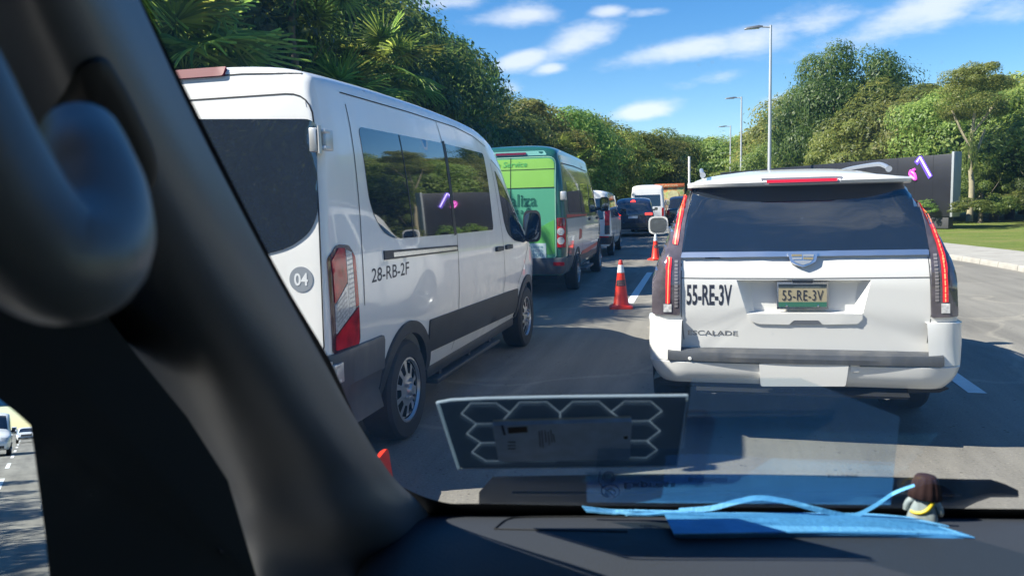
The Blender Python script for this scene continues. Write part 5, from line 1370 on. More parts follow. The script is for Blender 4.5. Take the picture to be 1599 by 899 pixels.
# ------------------------------------------------------------------ the car the photo is taken from
def own_car():
    t = thing('camera_car', 'dark car interior around the view, with windscreen pillar, grab handle and dashboard', 'car interior', (0, 0, 0))
    TRIM = pbr('pillar_trim', (.088, .098, .115), .42, spec=.8, bump=.08, bscale=500)
    DASH = pbr('dash_plastic', (.034, .039, .048), .6, bump=.12, spec=.3, bscale=420)
    BLK = pbr('trim_black', (.010, .011, .012), .6)
    WL, WR = atZ(680, 797, 1.25), atZ(1599, 802, 1.25)
    ab = (WR-WL).normalized(); mh = Vector((-ab.y, ab.x, 0)); A = R(46)
    up = (-mh*math.cos(A) + Vector((0, 0, 1))*math.sin(A)); N = (mh*math.sin(A) + Vector((0, 0, 1))*math.cos(A))
    def onW(px, py, off=0.0):
        d = ray(px, py); k = (WL + N*off - EYE).dot(N)/d.dot(N); return EYE + d*k
    def W2(u, v, off=0.0): return WL + ab*u + up*v + N*off
    # windscreen glass, with a blue diffuse share painting in a veiling haze
    gm = thin_glass('windscreen_glass', (.965, .985, .99), .30, 0.0, (.12, .40, .90), .022)
    nt = gm.node_tree; tcn = nt.nodes.new('ShaderNodeTexCoord').outputs['Object']
    mpp = nt.nodes.new('ShaderNodeMapping'); mpp.inputs['Scale'].default_value = (7, 2.5, 2.5); mpp.inputs['Rotation'].default_value = (0, 0, .5); nt.links.new(tcn, mpp.inputs['Vector'])
    haze_smear = nnoise(nt, mpp.outputs[0], 1.6, 6, .65)
    mrr = nt.nodes.new('ShaderNodeMapRange'); mrr.inputs['From Min'].default_value = .3; mrr.inputs['From Max'].default_value = .75; mrr.inputs['To Min'].default_value = .012; mrr.inputs['To Max'].default_value = .042
    nt.links.new(haze_smear, mrr.inputs['Value'])
    for nd in nt.nodes:
        if nd.type == 'MIX_SHADER' and abs(nd.inputs[0].default_value-.022) < 1e-4: nt.links.new(mrr.outputs[0], nd.inputs[0])
    gl = [W2(-.20, -.05), W2(1.45, -.05), W2(1.25, .96), W2(-.02, .96)]
    o = mesh('windscreen', gl + [p+N*.005 for p in gl], [(0, 1, 2, 3)], gm, t, 0)
    rs = random.Random(9); dm = MB()
    for i in range(46):
        px, py = rs.uniform(600, 1590), rs.uniform(60, 740); c0 = onW(px, py, .0056); rr = rs.choice([.00025, .0003, .0004, .0006])
        dm.add([c0 + (ab*math.cos(2*PI*k/9) + up*math.sin(2*PI*k/9)*rs.uniform(.7, 1.3))*rr for k in range(9)], [tuple(range(9))])
    dmo = dm.build('dust_specks', thin_glass('speck', (.75, .78, .8), .1, .3, (.6, .65, .7), .35), t, 0); dmo['kind'] = 'stuff'
    # black border printed round the glass
    outer = [(150, -90), (198, 0), (300, 196), (420, 425), (498, 560), (556, 664), (612, 750), (660, 798), (740, 812), (1000, 812), (1300, 812), (1599, 814), (1800, 818)]
    inner = [(172, -90), (221, 0), (318, 196), (435, 425), (514, 560), (549, 640), (585, 712), (625, 757), (690, 783), (760, 786), (1000, 790), (1300, 792), (1599, 794), (1800, 797)]
    oc, ic = curve_pts([Vector(p) for p in outer], 8), curve_pts([Vector(p) for p in inner], 8)
    n = 90
    def samp(c, q):
        i = q*(len(c)-1); k = min(int(i), len(c)-2); return c[k].lerp(c[k+1], i-k)
    # pair by arc share of the inner curve
    V = []
    for i in range(n+1):
        a, b = samp(oc, i/n), samp(ic, i/n)
        for p, off in ((a, -.004), (b, -.004), (b, -.0075), (a, -.0075)): V.append(onW(p.x, p.y, off))
    Fc = []
    for i in range(n):
        for k in range(4): Fc.append((i*4+k, i*4+(k+1) % 4, i*4+4+(k+1) % 4, i*4+4+k))
    mesh('windscreen_border', V, Fc, BLK, t, 30)
    # pillar trim: a rounded bar running down beside the glass
    rows = [
        ([(194, -60), (222, 0+10), (306, 190), (420, 410), (500, 552), (556, 655), (612, 742), (668, 800), (720, 900)], 1.0, -.010),
        ([(178, -60), (206, 10), (290, 190), (404, 410), (484, 552), (540, 655), (594, 742), (650, 806), (700, 905)], .965, 0),
        ([(140, -60), (170, 10), (250, 190), (360, 410), (440, 552), (494, 655), (548, 742), (606, 822), (650, 915)], .90, 0),
        ([(90, -60), (118, 10), (195, 190), (300, 410), (376, 552), (432, 655), (480, 742), (528, 830), (560, 920)], .86, 0),
        ([(10, -60), (40, 10), (120, 190), (222, 410), (294, 552), (342, 655), (384, 742), (420, 830), (440, 920)], .86, 0),
        ([(-90, -60), (-50, 10), (30, 190), (136, 410), (208, 552), (262, 655), (310, 742), (350, 830), (372, 920)], .93, 0),
        ([(-170, -60), (-120, 10), (-50, 190), (60, 410), (140, 552), (200, 655), (256, 742), (300, 830), (320, 920)], 1.08, 0),
        ([(-170, -60), (-120, 10), (-50, 190), (60, 410), (140, 552), (200, 655), (256, 742), (300, 830), (320, 920)], 1.25, 0)]
    rings = []
    base = curve_pts([Vector(p) for p in rows[0][0]], 5)
    for r, k, off in rows:
        c = curve_pts([Vector(p) for p in r], 5)
        ring = []
        for q0, q in zip(base, c):
            w = onW(q0.x, q0.y, -.012); dist = (w-EYE).length
            ring.append(EYE + ray(q.x, q.y)*dist*k)
        rings.append(ring)
    m = len(rings[0]); sm = []
    cols = list(zip(*rings))
    fine = [curve_pts(list(c), 5) for c in cols]
    V = [v for c in fine for v in c]; w = len(fine[0])
    Fc = [(i*w+j, i*w+j+1, (i+1)*w+j+1, (i+1)*w+j) for i in range(m-1) for j in range(w-1)]
    pil = mesh('windscreen_pillar', V, Fc, TRIM, t, 60); fix_normals(pil)
    # grab handle on the pillar, its shaded recess painted on as a black patch
    def near(px, py, d): return EYE + ray(px, py)*d
    HND = pbr('handle_grey', (.10, .112, .13), .38, bump=.05, spec=.8, bscale=500)
    pts = [(-190, -20, .285), (-110, 110, .275), (-45, 240, .27), (15, 340, .268), (75, 402, .268), (122, 408, .272), (150, 370, .285), (152, 310, .30), (138, 255, .315), (128, 215, .335)]
    c = curve_pts([near(*p) for p in pts], 6)
    rad = []
    for i in range(len(c)):
        q = i/(len(c)-1); rad.append(.0175 - .0035*max(0, q-.5)*2 + .0015*math.sin(q*PI))
    hb = MB(); hb.tube(c, rad, 20); hd = hb.build('grab_handle', HND, t, 60)
    bm = bmesh.new(); bm.from_mesh(pil.data); pbv = BVHTree.FromBMesh(bm); bm.free()
    rc = MB(); rp = rpoly([(128, 95), (165, 85), (205, 150), (244, 235), (248, 285), (215, 325), (150, 330), (80, 250), (60, 200)], 40, 5)
    cen = Vector((155, 210)); dd = .345
    ringsr = []
    for k, dk in ((1.0, .0), (.93, -.002), (.7, -.002), (.05, -.002)):
        rr = []
        for p in rp:
            q = cen + (Vector(p)-cen)*k; base_d = .318 + .0002*(q.y-210)*.4
            dr_ = ray(q.x, q.y); hit = pbv.ray_cast(EYE, dr_)[0]; rr.append((hit if hit is not None else near(q.x, q.y, .36)) - dr_*(.001-dk*2))
        ringsr.append(rr)
    rc.loft(ringsr, True, True); rc.build('recess_shade_patch', BLK, hd, 60)
    seamp = [near(*p) for p in ((136, 190, .296), (150, 262, .278), (180, 310, .272), (205, 335, .268))]
    hs_ = MB(); hs_.tube(curve_pts([pbv_pt for pbv_pt in [near(136, 175, .262), near(150, 230, .255), near(168, 280, .2505), near(190, 312, .252)]], 5), .0008, 6)
    # dark lower side: door trim beside the pillar
    ol = [(-260, 455), (-120, 520), (-4, 620), (28, 646), (48, 664), (60, 752), (70, 830), (79, 915), (90, 1000), (430, 1000), (402, 905), (356, 750), (292, 650), (218, 560), (150, 472), (60, 380), (-60, 240), (-260, 120)]
    v2, f2 = tri2d(ol, (), 60)
    Vd = [near(x, y, .66) for x, y in v2]; Vb = [near(x, y, .60) for x, y in v2]
    door = MB()
    lo = densify(ol, 60)
    L1 = [near(x, y, .58) for x, y in lo]; L2 = [near(x, y, .66) for x, y in lo]
    door.loft([L1, L2], True, True); dr = door.build('door_trim', BLK, t, 30, True)
    sm_ = MB(); sm_.tube([near(-20, 500, .573), near(120, 620, .573), near(260, 742, .575), near(350, 860, .575)], .0022, 6); sm_.build('trim_seam', pbr('seam_grey', (.05, .05, .055), .5), dr)
    # dashboard top
    V, Fc = [], []
    us = [-.085, -.075, -.06, -.04, -.015] + [i*.03 for i in range(0, 50)]
    vs = [-.03, -.012, 0, .012, .03, .05, .07, .09, .11, .14, .17, .20, .25, .30, .36, .42, .46]
    for u in us:
        for v in vs:
            p = WL + ab*u - mh*v
            z = 1.247 + .010*min(1, max(0, v)/.05) + .004*math.sin(max(0, v)*9) - .35*max(0, v-.22)**2 - (.02 if v < 0 else 0)
            if u < 0: z -= 6.0*u*u + (.02 if u < -.06 else 0)
            z += .006*math.exp(-((u-.45)/.25)**2)*min(1, max(0, v)/.1)
            V.append(Vector((p.x, p.y, z)))
    w = len(vs)
    for i in range(len(us)-1):
        for j in range(w-1): Fc.append((i*w+j, i*w+j+1, (i+1)*w+j+1, (i+1)*w+j))
    dsh = mesh('dashboard', V, Fc, DASH, t, 60); fix_normals(dsh)
    bm = bmesh.new(); bm.from_mesh(dsh.data); dbv = BVHTree.FromBMesh(bm); bm.free()
    def onD(px, py, off=0.0):
        h, nn, i, d = dbv.ray_cast(EYE, ray(px, py))
        if h is None: h = atZ(px, py, 1.257)
        return h + Vector((0, 0, off))
    vt = MB(); vt.tube(curve_pts([onD(p[0], p[1], .0008) for p in ((772, 826), (790, 812), (815, 808), (905, 807), (980, 808))], 5), .0009, 5); vt.tube([onD(772, 826, .0008), onD(860, 828, .0008), onD(980, 830, .0008)], .0007, 5)
    vt.build('vent_seam', BLK, dsh)
    # wiper and its cover lying just outside the foot of the glass
    wb = MB(); rings = []
    for i in range(40):
        q = i/39; px = 748+q*(1590-748); e = max(.15, min(1, q*45)**.5) if px < 1400 else (1 if px < 1560 else max(.3, (1590-px)/30))
        yt = 772 - (772-(744-6*math.sin(min(1, q*1.1)*PI) + 4*q))*e; yb = (806 if px < 1480 else max(776, 806-(px-1480)*.5))
        a, b = onW(px, yt, .035), onW(px, yb, .035); c2 = onW(px, yb, .075); d2 = onW(px, yt+4, .085)
        rings.append([a, a.lerp(b, .5)-N*.006*e, b, c2, d2])
    wb.loft(rings, True, True); wc = wb.build('wiper_cover', pbr('wiper_grey', (.013, .018, .028), .6, spec=.15), t, 50, True)
    wl_ = MB(); wl_.tube([onW(x, 769+ (x-800)*.004, .026) for x in (800, 1000, 1250, 1500)], .0022, 6); wl_.build('wiper_blade', RUBBER, wc)
    # outer shell: bonnet, roof, doors (it shades the cabin and mirrors in the white van)
    OWN = pbr('own_white_paint', (.78, .78, .77), .3, coat=.8)
    V, Fc = [], []
    xs = [-.86+1.72*i/20 for i in range(21)]; ysq = [0, .1, .25, .42, .58, .70, .78, .82]
    for y in ysq:
        for x in xs:
            q = abs(x)/.86; zt = 1.05 - .20*(y/.82)**1.6 - .10*q**4 - (.25 if y >= .82 else 0)
            p = WL + ab*(x+.60) + mh*(.16+y) - mh*.12*q*q; V.append(Vector((p.x, p.y, zt-.02)))
    w = len(xs)
    for i in range(len(ysq)-1):
        for j in range(w-1): Fc.append((i*w+j, i*w+j+1, (i+1)*w+j+1, (i+1)*w+j))
    bn = mesh('bonnet', V, Fc, OWN, t, 50); fix_normals(bn)
    x0, x1 = -.66, 1.16
    rf = MB(); rings = []
    for y, z in ((.26, 1.96), (.16, 1.98), (-.3, 2.02), (-1.2, 2.02), (-2.2, 1.95)):
        rings.append([Vector((x0+.08+(x1-x0-.16)*i/12, y, z - .07*abs(i/6-1)**3)) for i in range(13)] + [Vector((x0+.10+(x1-x0-.20)*i/12, y, z-.05-.07*abs(i/6-1)**3)) for i in range(12, -1, -1)])
    rf.loft(rings, True, True); rf.build('roof', OWN, t, 40, True)
    for sx, nm in ((x0, 0), (x1, 1)):
        s = -1 if nm == 0 else 1
        dp = MB(); rings = []
        for y in (1.25, .95, .55, 0, -.6, -1.3, -2.25): rings.append([Vector((sx-s*max(0, -.1-y)*.12+s*d, y, z)) for d, z in ((-.04, .35), (.0, .42), (.03, .75), (.015, 1.08), (-.06, 1.10), (-.07, .40))])
        dp.loft(rings, True, True); dp.build('door_panel', OWN, t, 40, True)
        for y0, y1 in ((-.42, -.30), (-1.35, -1.22), (-2.25, -2.0)):
            pb = MB(); pb.loft([[Vector((sx+s*(.0-.11*q), y, 1.08+.87*q)) for y in (y0, y1)] + [Vector((sx+s*(-.05-.11*q), y, 1.08+.87*q)) for y in (y1, y0)] for q in (0, .5, 1)], True, True); pb.build('door_pillar', OWN, t, 30, True)
        for y0, y1 in ((-1.22, -.42), (-2.0, -1.35)):
            gp = MB(); gp.loft([[Vector((sx+s*(-.01-.11*q), y, 1.08+.87*q)) for y in (y0, y1)] + [Vector((sx+s*(-.025-.11*q), y, 1.08+.87*q)) for y in (y1, y0)] for q in (0, .5, 1)], True, True); gp.build('rear_side_window', DGLASS, t, 30, True)
        gp = [Vector((sx+s*.0, -.30, 1.09)), Vector((sx+s*.0, .62, 1.09)), Vector((sx-s*.10, .30, 1.92)), Vector((sx-s*.10, -.30, 1.95))]
        if nm: mesh('front_side_window', gp, [(0, 1, 2, 3)], thin_glass('side_glass', (.80, .86, .88), .9), t, 0)
        for wy in (1.15, -1.55):
            make_wheel(t, sx-s*.08, wy, .33, .2, s, 'spokes', .21)
    bw = MB(); bw.box((.25, -2.25, 1.1), (1.7, .08, 1.45), None, .02); bw.build('rear_panel', BLK, t, 30)
    fw = MB(); fw.box((.25, .80, .80), (1.6, .10, .80), Matrix.Rotation(math.atan2(ab.y, ab.x), 3, 'Z')); fw.build('bulkhead', BLK, t, 0)
    fl = MB(); fl.box((.25, -.7, .38), (1.7, 3.1, .06)); fl.build('floor_pan', BLK, t, 0)
    st = MB()
    for x in (-.12, .68): st.box((x, -.55, .95), (.48, .16, .75), None, .05); st.box((x, -.25, .62), (.48, .5, .16), None, .05)
    st.build('front_seats', pbr('seat_fabric', (.05, .05, .055), .9), t, 40)
    # wing mirror with a real reflecting face
    Mp = near(34, 770, 1.02)
    d_in = ray(40, 669); out = Vector((0.0, -1, 0)); nrm = (out - d_in).normalized()
    ux = Vector((0, 0, 1)).cross(nrm).normalized(); uy = nrm.cross(ux)
    def mq(px, py, off=0.0):
        d = ray(px, py); k = (Mp + nrm*off - EYE).dot(nrm)/d.dot(nrm); return EYE + d*k
    mm = MB(); mo = rpoly([(-150, 585), (110, 585), (125, 700), (110, 960), (-150, 960)], 25, 4)
    ringsm = [[mq(x, y, .003) for x, y in mo], [mq(x, y, -.004) for x, y in mo], [mq(-20+(x+20)*.97, 770+(y-770)*.97, -.03) for x, y in mo], [mq(-20+(x+20)*.6, 770+(y-770)*.7, -.09) for x, y in mo]]
    mm.loft(ringsm, True, True); wm = mm.build('wing_mirror', OWN, t, 40, True)
    mi = rpoly([(-140, 595), (102, 595), (115, 700), (100, 950), (-140, 950)], 22, 4)
    mesh('mirror_glass', [mq(x, y, .006) for x, y in mi] + [mq(x, y, .0045) for x, y in mi], [tuple(range(len(mi))), tuple(range(2*len(mi)-1, len(mi)-1, -1))], pbr('mirror_silver', (.80, .86, .88), .0, metal=1), wm, 0)
    def behind(px, py, z=0.0):             # where a point seen in the wing mirror stands on the road
        P = mq(px, py, .006); d = ray(px, py); r = d - nrm*2*d.dot(nrm); k = (z-P.z)/r.z; return P + r*k
    return t, onW, onD, W2, N, up, ab, mh, behind, dbv
CAR, onW, onD, W2, WN, WUP, WAB, WMH, behind, DBV = own_car()

# vehicles on the road behind, seen in the wing mirror
bp = behind(41, 691); bv = behind(6, 712)
def front_extra(paint):
    def f(t, b):
        fr = Proj(b.bvh, 270)
        for sg in (1, -1):
            patch('headlight', [(sg*a, z) for a, z in rect(.55, .78, .88, .98, .03)], fr, CLEARL, t, .012, .03, .08)
        patch('grille', rect(-.5, .62, .5, .86, .03), fr, BLACKP, t, .008, .02, .1)
        patch('front_bumper_intake', rect(-.7, .42, .7, .56, .03), fr, BLACKP, t, .008, .02, .1)
    return f
simple_vehicle('white_hatchback', 'small white car following far behind, seen in the wing mirror', 'car', (bp.x, bp.y-4.2, 0), 0, 1.78, 4.2,
    [(0, 1.3), (.4, 1.5), (1.4, 1.55), (2.2, 1.5), (3.0, 1.05), (3.8, .92), (4.2, .7)], WHITE, [(-.6, 1.0), (.6, 1.0), (.5, 1.35), (-.5, 1.35)],
    [[(.6, 1.4), (2.2, 1.42), (2.75, 1.02), (.5, 1.0)]], [rect(.6, .8, .85, .95, .02)], belt=.98, taper=.22, wr=.31, front=[(-.55, 2.3), (.55, 2.3), (.7, 2.95), (-.7, 2.95)], extra=front_extra(None))
simple_vehicle('following_van', 'grey and white van with orange lamp following behind, at the edge of the wing mirror', 'van', (bv.x-.7, bv.y-5.5, 0), 0, 2.0, 5.5,
    [(0, 2.3), (.3, 2.38), (2.5, 2.4), (3.4, 2.3), (4.2, 1.6), (4.6, 1.25), (5.2, 1.1), (5.5, .8)], WHITE, None,
    [[(2.6, 2.0), (3.5, 1.9), (4.0, 1.35), (2.6, 1.3)]], [], belt=1.25, taper=.16, wr=.34, front=[(-.7, 3.5), (.7, 3.5), (.82, 4.3), (-.82, 4.3)], extra=front_extra(None))
bl = behind(20, 678)
simple_vehicle('far_white_van', 'white van furthest behind on the road, tiny in the wing mirror', 'van', (bl.x, bl.y-5, 0), 0, 1.95, 5.0,
    [(0, 2.1), (.3, 2.18), (2.5, 2.2), (3.2, 2.05), (3.9, 1.5), (4.3, 1.2), (4.8, 1.05), (5.0, .8)], WHITE, None,
    [[(2.4, 1.85), (3.3, 1.75), (3.7, 1.3), (2.4, 1.25)]], [], belt=1.2, taper=.16, wr=.34, front=[(-.66, 3.3), (.66, 3.3), (.8, 4.0), (-.8, 4.0)], extra=front_extra(None))
cp = thing('road_canopy', 'long blue roofed canopy spanning the road far behind, seen in the wing mirror', 'canopy', (0, -190, 0))
k = MB(); k.box((-6, 0, 7.6), (60, 8, 2.6), None, .1); k.build('canopy_roof', pbr('canopy_blue', (.03, .20, .42), .5), cp)
for x in (-30, -14, 9, 22):
    k = MB(); k.tube([(x, 0, 0), (x, 0, 6.4)], .3, 10); k.build('column', POLE, cp)

# ------------------------------------------------------------------ things on the windscreen and the dashboard
def on_glass(name, pts, off, thick, mat, parent=None, res=40):
    v, f = tri2d(pts, (), res)
    P = [onW(x, y, off) for x, y in v]; n = len(P); P += [onW(x, y, off) - WN*thick for x, y in v]
    cnt = {}
    for a in f:
        for i in range(3):
            e = (a[i], a[(i+1) % 3]); kk = tuple(sorted(e)); cnt[kk] = cnt.get(kk, []) + [e]
    Fc = list(f) + [tuple(i+n for i in reversed(a)) for a in f]
    for es in cnt.values():
        if len(es) == 1: a, b = es[0]; Fc.append((b, a, a+n, b+n))
    o = mesh(name, P, Fc, mat, parent, 30); fix_normals(o); return o
bd = thing('board_reflection', 'windscreen reflection built as a dark board with pale hexagon outlines and a white edge', 'reflected board', onW(880, 672, -.006))  # solid hexagon board stands in for a reflection in the windscreen
def rel(o, root):
    o.parent = root; o.matrix_parent_inverse = Matrix.Translation(-root.location); return o
bc = [(683, 628), (760, 622), (880, 619), (1074, 617), (1066, 670), (1057, 727), (900, 729), (716, 731), (700, 682)]
def crop(px, py): return (660+px/3.634, 600+py/3.634)
edge = MB(); loop = [(683, 628), (705, 624), (760, 621.5), (880, 619), (1074, 617)]
edge.tube([onW(x, y, -.011) for x, y in loop], .0013, 6); edge.tube([onW(*p, -.011) for p in ((683, 628), (700, 682), (716, 731))], .0016, 6)
edge.tube([onW(*p, -.011) for p in ((716, 731), (900, 729), (1057, 727))], .0007, 6); edge.tube([onW(*p, -.011) for p in ((1057, 727), (1066, 670), (1074, 617))], .0008, 6)
rel(edge.build('reflected_edge', thin_glass('edge_pale', (0, 0, 0), .2, .3, (.5, .62, .72), 1.0)), bd)
HL = [[(220, 165), (272, 105), (418, 105), (495, 160), (550, 100), (705, 98), (780, 160), (850, 97), (1000, 95), (1070, 155), (1145, 95), (1295, 95), (1358, 150), (1285, 205), (1348, 262), (1272, 318), (1332, 370), (1268, 415), (1130, 412), (1070, 380), (1010, 412), (860, 415), (800, 385), (750, 422), (600, 422), (545, 390), (495, 424), (455, 432), (358, 432), (280, 383), (330, 330), (250, 278), (305, 222), (220, 165)],
      [(330, 330), (480, 328), (545, 390)], [(305, 222), (440, 220), (495, 160)], [(1285, 205), (1140, 207), (1070, 155)], [(1272, 318), (1140, 318), (1070, 380)], [(440, 220), (480, 328)], [(780, 160), (780, 240)]]
quads = []
for l in HL:
    for a, b in zip(l, l[1:]):
        A_, B_ = Vector(crop(*a)), Vector(crop(*b)); dv = (B_-A_).normalized(); nv = Vector((-dv.y, dv.x))*1.15
        quads.append([A_-nv-dv*.4, B_-nv+dv*.4, B_+nv+dv*.4, A_+nv-dv*.4])
def reflected_panel():
    ol = densify(bc, 30); pts = [Vector(p) for p in ol]; ed = [(i, (i+1) % len(ol)) for i in range(len(ol))]
    for q in quads:
        b = len(pts); pts += q; ed += [(b+k, b+(k+1) % 4) for k in range(4)]
    v, e, f, _, _, _ = geometry.delaunay_2d_cdt(pts, ed, [], 0, 1e-4)
    tri, mi = [], []
    for t3 in f:
        c = sum((v[k] for k in t3), Vector((0, 0)))/3
        if inside(c, bc): tri.append(tuple(t3)); mi.append(1 if any(inside(c, q) for q in quads) else 0)
    n = len(v); V = [onW(p.x, p.y, -.006) for p in v] + [onW(p.x, p.y, -.0085) for p in v]
    F3 = tri + [tuple(k+n for k in reversed(a)) for a in tri]; cnt = {}
    for a in tri:
        for k in range(3):
            e2 = (a[k], a[(k+1) % 3]); kk = tuple(sorted(e2)); cnt[kk] = cnt.get(kk, []) + [e2]
    side = [es[0] for es in cnt.values() if len(es) == 1]
    F3 += [(b, a, a+n, b+n) for a, b in side]
    o = mesh('reflected_panel', V, F3, thin_glass('reflection_dark', (.0, .0, .0), .25, .3, (.12, .18, .25), 1.0), None, 0)
    o.data.materials.append(thin_glass('hex_pale', (0, 0, 0), .2, .3, (.88, .97, 1.0), 1.0))
    for k, pl in enumerate(o.data.polygons): pl.material_index = (mi+mi+[0]*len(side))[k]
    return rel(o, bd)
reflected_panel()
tg = thing('toll_tag', 'dark blue plastic tag card stuck over the hexagon reflection on the windscreen', 'tag', onW(880, 680, -.014))
rel(on_glass('tag_card', rpoly([(769, 656), (986, 650), (983, 709), (779, 713)], 3, 3), -.011, .006, pbr('tag_blue', (.30, .46, .72), .4, var=.1, scale=60)), tg)
te = MB(); te.tube([onW(770, 656.5, -.0165), onW(985, 650.5, -.0165)], .0009, 6); rel(te.build('tag_edge', pbr('edge_cream', (.40, .42, .38), .5)), tg)
rel(on_glass('dark_window', [(793, 667), (823, 665.5), (824, 674), (794, 676)], -.0171, .0004, pbr('tag_dark', (.012, .010, .012), .4)), tg)
pr = MB()
for i, (x, y0, y1) in enumerate([(842, 673, 697), (846, 672, 698), (851, 672, 690), (856, 674, 694), (860, 671, 690), (864, 677, 690)]): pr.tube([onW(x, y0, -.0172), onW(x+2, y1, -.0172)], .0004, 4)
for y in (690, 695, 700): pr.tube([onW(793, y, -.0172), onW(805, y, -.0172)], .0005, 4)
pr.tube([onW(784, 664, -.0172), onW(788, 678, -.0172)], .0012, 4)
rel(pr.build('tag_print', pbr('tag_print', (.008, .02, .06), .5)), tg)
hl = MB(); hl.lathe([(0, 0), (.0022, 0)], onW(977, 682, -.0175), 'y', 12); rel(hl.build('tag_hole', DARK), tg)

fm = thin_glass('reflection_blue', (.95, .99, 1.0), .2, .05, (.04, .36, .95), .032)  # blue sheet and strip stand in for a paper reflected in the windscreen
fs = thing('paper_reflection', 'reflected blue paper with faint upside-down lettering, built as a sheet on the lower windscreen', 'reflection', onW(1160, 690, -.02))
rel(on_glass('reflection_sheet', [(930, 735), (934, 700), (1068, 700), (1080, 590), (1250, 590), (1405, 650), (1390, 788), (1200, 786), (916, 784), (913, 736)], -.0195, .0003, fm), fs)
rel(on_glass('reflection_strip', [(917, 738), (1150, 740), (1396, 746), (1391, 787), (1200, 785), (917, 783)], -.0200, .0002, thin_glass('reflection_strip_blue', (.9, .97, 1.0), .2, .1, (.20, .44, .88), .075)), fs)
ink = pbr('reflection_ink', (.03, .07, .18), .6)
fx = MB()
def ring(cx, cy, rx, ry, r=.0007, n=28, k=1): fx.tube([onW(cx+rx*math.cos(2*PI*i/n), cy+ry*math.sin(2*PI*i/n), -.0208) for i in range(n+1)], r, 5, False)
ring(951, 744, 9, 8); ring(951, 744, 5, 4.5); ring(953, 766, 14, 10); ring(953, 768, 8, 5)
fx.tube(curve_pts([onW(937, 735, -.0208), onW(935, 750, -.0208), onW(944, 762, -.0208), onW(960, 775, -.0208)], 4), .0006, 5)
rel(fx.build('reflection_emblem', ink), fs)
def reflection_text(txt, x0, y0, x1, y1):        # lettering flipped upside down, as the windscreen reflects it
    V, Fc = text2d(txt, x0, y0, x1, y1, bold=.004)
    o = mesh('reflection_lettering', [onW(a, b, -.0208) for a, b in V], Fc, ink, None, 0); return rel(o, fs)
reflection_text('Express', 975, 750, 1055, 763); reflection_text('MULTISERVICIOS', 1075, 746, 1135, 752); reflection_text('S.A. DE C.V.', 1085, 757, 1112, 760); reflection_text('5712300', 1292, 741, 1340, 746)

# folded blue face mask on the dashboard
MASK = pbr('mask_blue', (.11, .36, .62), .75, var=.12, scale=30, bump=.25, bscale=160)
MASKD = pbr('mask_edge_blue', (.05, .24, .52), .75, var=.1, scale=30)
fmk = thing('face_mask', 'light blue pleated face mask lying folded on the dashboard', 'face mask', onD(1270, 815))
def sheet(name, near_e, far_e, mat, th=.0016, nu=30, nv=8, lift=None):
    a, b = curve_pts([Vector(p) for p in far_e], 6), curve_pts([Vector(p) for p in near_e], 6)
    V, Fc = [], []
    for i in range(nu+1):
        pa, pb = samp_c(a, i/nu), samp_c(b, i/nu)
        for j in range(nv+1):
            p = pa.lerp(pb, j/nv); hz = p.z + .0005*math.sin(j*PI*.8)*math.sin(i*.22+1)
            V.append(atZ(p.x, p.y, 1.262+hz))
    n = len(V); w = nv+1
    V += [v-Vector((0, 0, th)) for v in V]
    for i in range(nu):
        for j in range(nv):
            q = (i*w+j, i*w+j+1, (i+1)*w+j+1, (i+1)*w+j); Fc.append(q); Fc.append(tuple(x+n for x in reversed(q)))
    bd_ = [i*w for i in range(nu+1)] + [nu*w+j for j in range(1, w)] + [i*w+nv for i in range(nu-1, -1, -1)] + [j for j in range(nv-1, 0, -1)]
    for i in range(len(bd_)): x, y = bd_[i], bd_[(i+1) % len(bd_)]; Fc.append((y, x, x+n, y+n))
    o = mesh(name, V, Fc, mat, None, 60); fix_normals(o); return rel(o, fmk)
def samp_c(c, q):
    i = q*(len(c)-1); k = min(int(i), len(c)-2); return c[k].lerp(c[k+1], i-k)
sheet('upper_fold', [(1036, 801, .014), (1150, 806, .015), (1300, 810, .014), (1400, 812, .012), (1482, 820, .008)], [(1030, 797, .010), (1150, 799, .011), (1290, 800, .010), (1360, 801, .008), (1420, 806, .006)], MASK)
sheet('front_panel', [(1052, 832, .010), (1130, 831, .012), (1250, 829, .012), (1380, 830, .010), (1470, 833, .006), (1522, 838, .003)], [(1037, 800, .0138), (1150, 805, .0148), (1300, 809, .0138), (1400, 811, .0118), (1455, 818, .008), (1500, 830, .004)], MASK)
sheet('lower_edge', [(1056, 840, .001), (1130, 841, .001), (1250, 841, .001), (1380, 842, .001), (1480, 843, .001), (1524, 842, .001)], [(1052, 832.4, .0098), (1130, 831.4, .0118), (1250, 829.4, .0118), (1380, 830.4, .0098), (1470, 833.4, .0058), (1522, 838.4, .003)], MASKD)
sheet('back_flap', [(916, 797, .010), (960, 801, .008), (1005, 804, .007), (1040, 802, .012), (1100, 799, .012)], [(909, 789, .014), (950, 794, .012), (1000, 795, .012), (1040, 796, .013), (1100, 796, .012)], MASK)
lp = MB(); L = [(1060, 797, .012), (1110, 793, .016), (1150, 783, .024), (1185, 777, .030), (1230, 783, .026), (1280, 796, .017), (1330, 805, .010), (1365, 790, .024), (1395, 770, .040), (1428, 757, .052)]
cc = curve_pts([atZ(x, y, 1.262+h) for x, y, h in L], 6)
nn = len(cc); V = []
for i, p in enumerate(cc):
    q = i/(nn-1); wv = Vector((0, 0, 1))*(.0023*(1-.75*max(0, q-.6)/.4)) + Vector((0, .002, 0))
    V += [p-wv, p+wv, p+wv+Vector((0, .0008, 0)), p-wv+Vector((0, .0008, 0))]
Fc = [(i*4+k, i*4+(k+1) % 4, i*4+4+(k+1) % 4, i*4+4+k) for i in range(nn-1) for k in range(4)]
o = mesh('ear_loop', V, Fc, MASK, None, 40); fix_normals(o); rel(o, fmk)

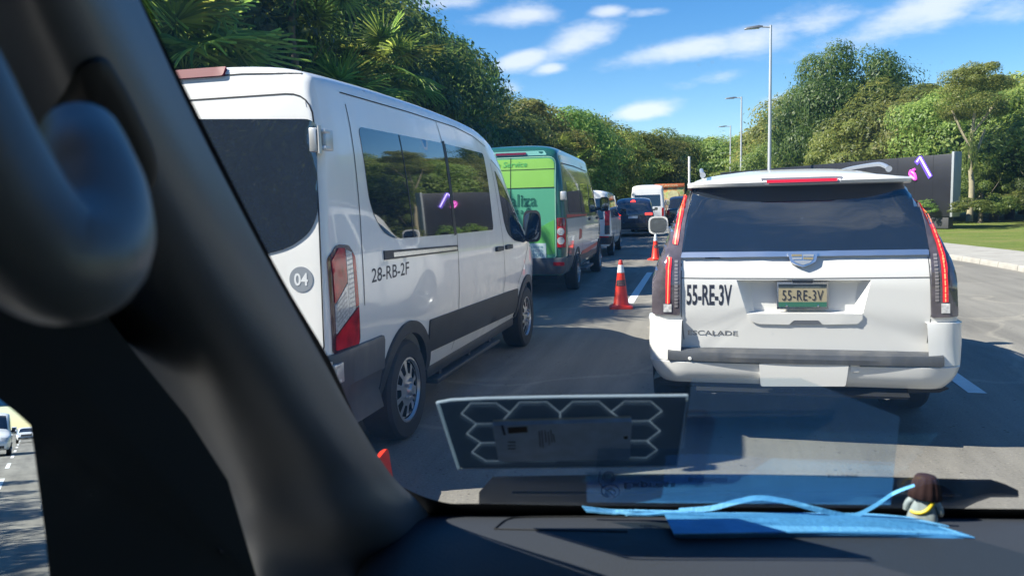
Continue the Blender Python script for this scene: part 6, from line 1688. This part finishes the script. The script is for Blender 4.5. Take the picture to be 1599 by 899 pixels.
# small toy figure
def toy():
    P = onD(1440, 812); d = (P-EYE).length; u = .84*d/F_PX      # metres per photo pixel here
    vd = Vector((ray(1440, 812).x, ray(1440, 812).y, 0)).normalized()
    t = thing('toy_figure', 'tiny brown-haired toy figure in a grey dress with a yellow sash, standing on the dashboard', 'toy', P, math.atan2(-vd.x, vd.y))
    t.rotation_euler = (0, R(3), math.atan2(-vd.x, vd.y))
    grey = pbr('toy_grey', (.26, .31, .32), .4, var=.15, scale=200); skin = pbr('toy_skin', (.55, .42, .30), .45); hair = pbr('toy_hair', (.028, .014, .014), .75, spec=.2); yel = pbr('toy_yellow', (.55, .42, .02), .4); navy = pbr('toy_navy', (.05, .08, .13), .4)
    def s(v): return v*u
    def ell(w, dd, z, n=20, pw=.7, cx=0):
        return [Vector((s(cx)+s(w)*abs(math.cos(2*PI*k/n))**pw*math.copysign(1, math.cos(2*PI*k/n)), s(dd)*abs(math.sin(2*PI*k/n))**pw*math.copysign(1, math.sin(2*PI*k/n)), s(z))) for k in range(n)]
    b = MB(); b.loft([ell(22, 13, 0), ell(22.5, 13.5, 3), ell(20, 12, 14), ell(16, 10, 28), ell(14, 9, 35), ell(9, 7, 38)], True, True); body = b.build('dress', grey, t, 50)
    n = MB(); n.loft([ell(13, 8.8, 33), ell(10, 7.5, 38.2), ell(6, 5, 41)], True, True); n.build('shoulders', skin, t, 50)
    h = MB(); h.loft([ell(12, 11, 40), ell(14, 13, 48), ell(14, 13, 58), ell(11, 10, 64)], True, True); h.build('head', skin, t, 50)
    rings = []
    for z, w, dd in ((37, 22, 13), (39, 23.5, 14.5), (50, 22, 15), (62, 19, 14.5), (71, 16.5, 13), (75, 13.5, 11), (76.5, 8, 7), (77, 1, 1)):
        r = []
        for k in range(44):
            a = 2*PI*k/44; g = 1+.06*math.cos(11*a)*(1 if z < 70 else .3); r.append(Vector((s(w)*g*math.cos(a), s(dd)*g*math.sin(a)-s(2), s(z))))
        rings.append(r)
    hm = MB(); hm.loft(rings, True, True); hm.build('hair', hair, t, 60)
    for sg in (1, -1):
        a = MB(); a.tube(curve_pts([Vector((s(sg*13), 0, s(35))), Vector((s(sg*21), s(-1), s(28))), Vector((s(sg*24), s(1), s(18)))], 4), [s(5.5)]*4+[s(5)]*5, 10); am = a.build('arm', grey, t, 50)
        hd = MB(); hd.tube([Vector((s(sg*24), s(1), s(18))), Vector((s(sg*24.5), s(2), s(13)))], [s(4.5), s(4)], 10); hd.build('hand', skin if sg > 0 else grey, am, 50)
    sa = MB(); V = []
    pth = [(12, 36), (10, 30), (5, 22), (-3, 16), (-12, 14), (-17, 15)]
    cp_ = curve_pts([Vector(p) for p in pth], 5)
    sa.tube([Vector((s(p.x), -s(11.6)*math.sqrt(max(.05, 1-(p.x/21)**2)) - s(.3), s(p.y))) for p in cp_], s(3.0), 8); sa.build('sash', yel, t, 50)
    return t
toy()
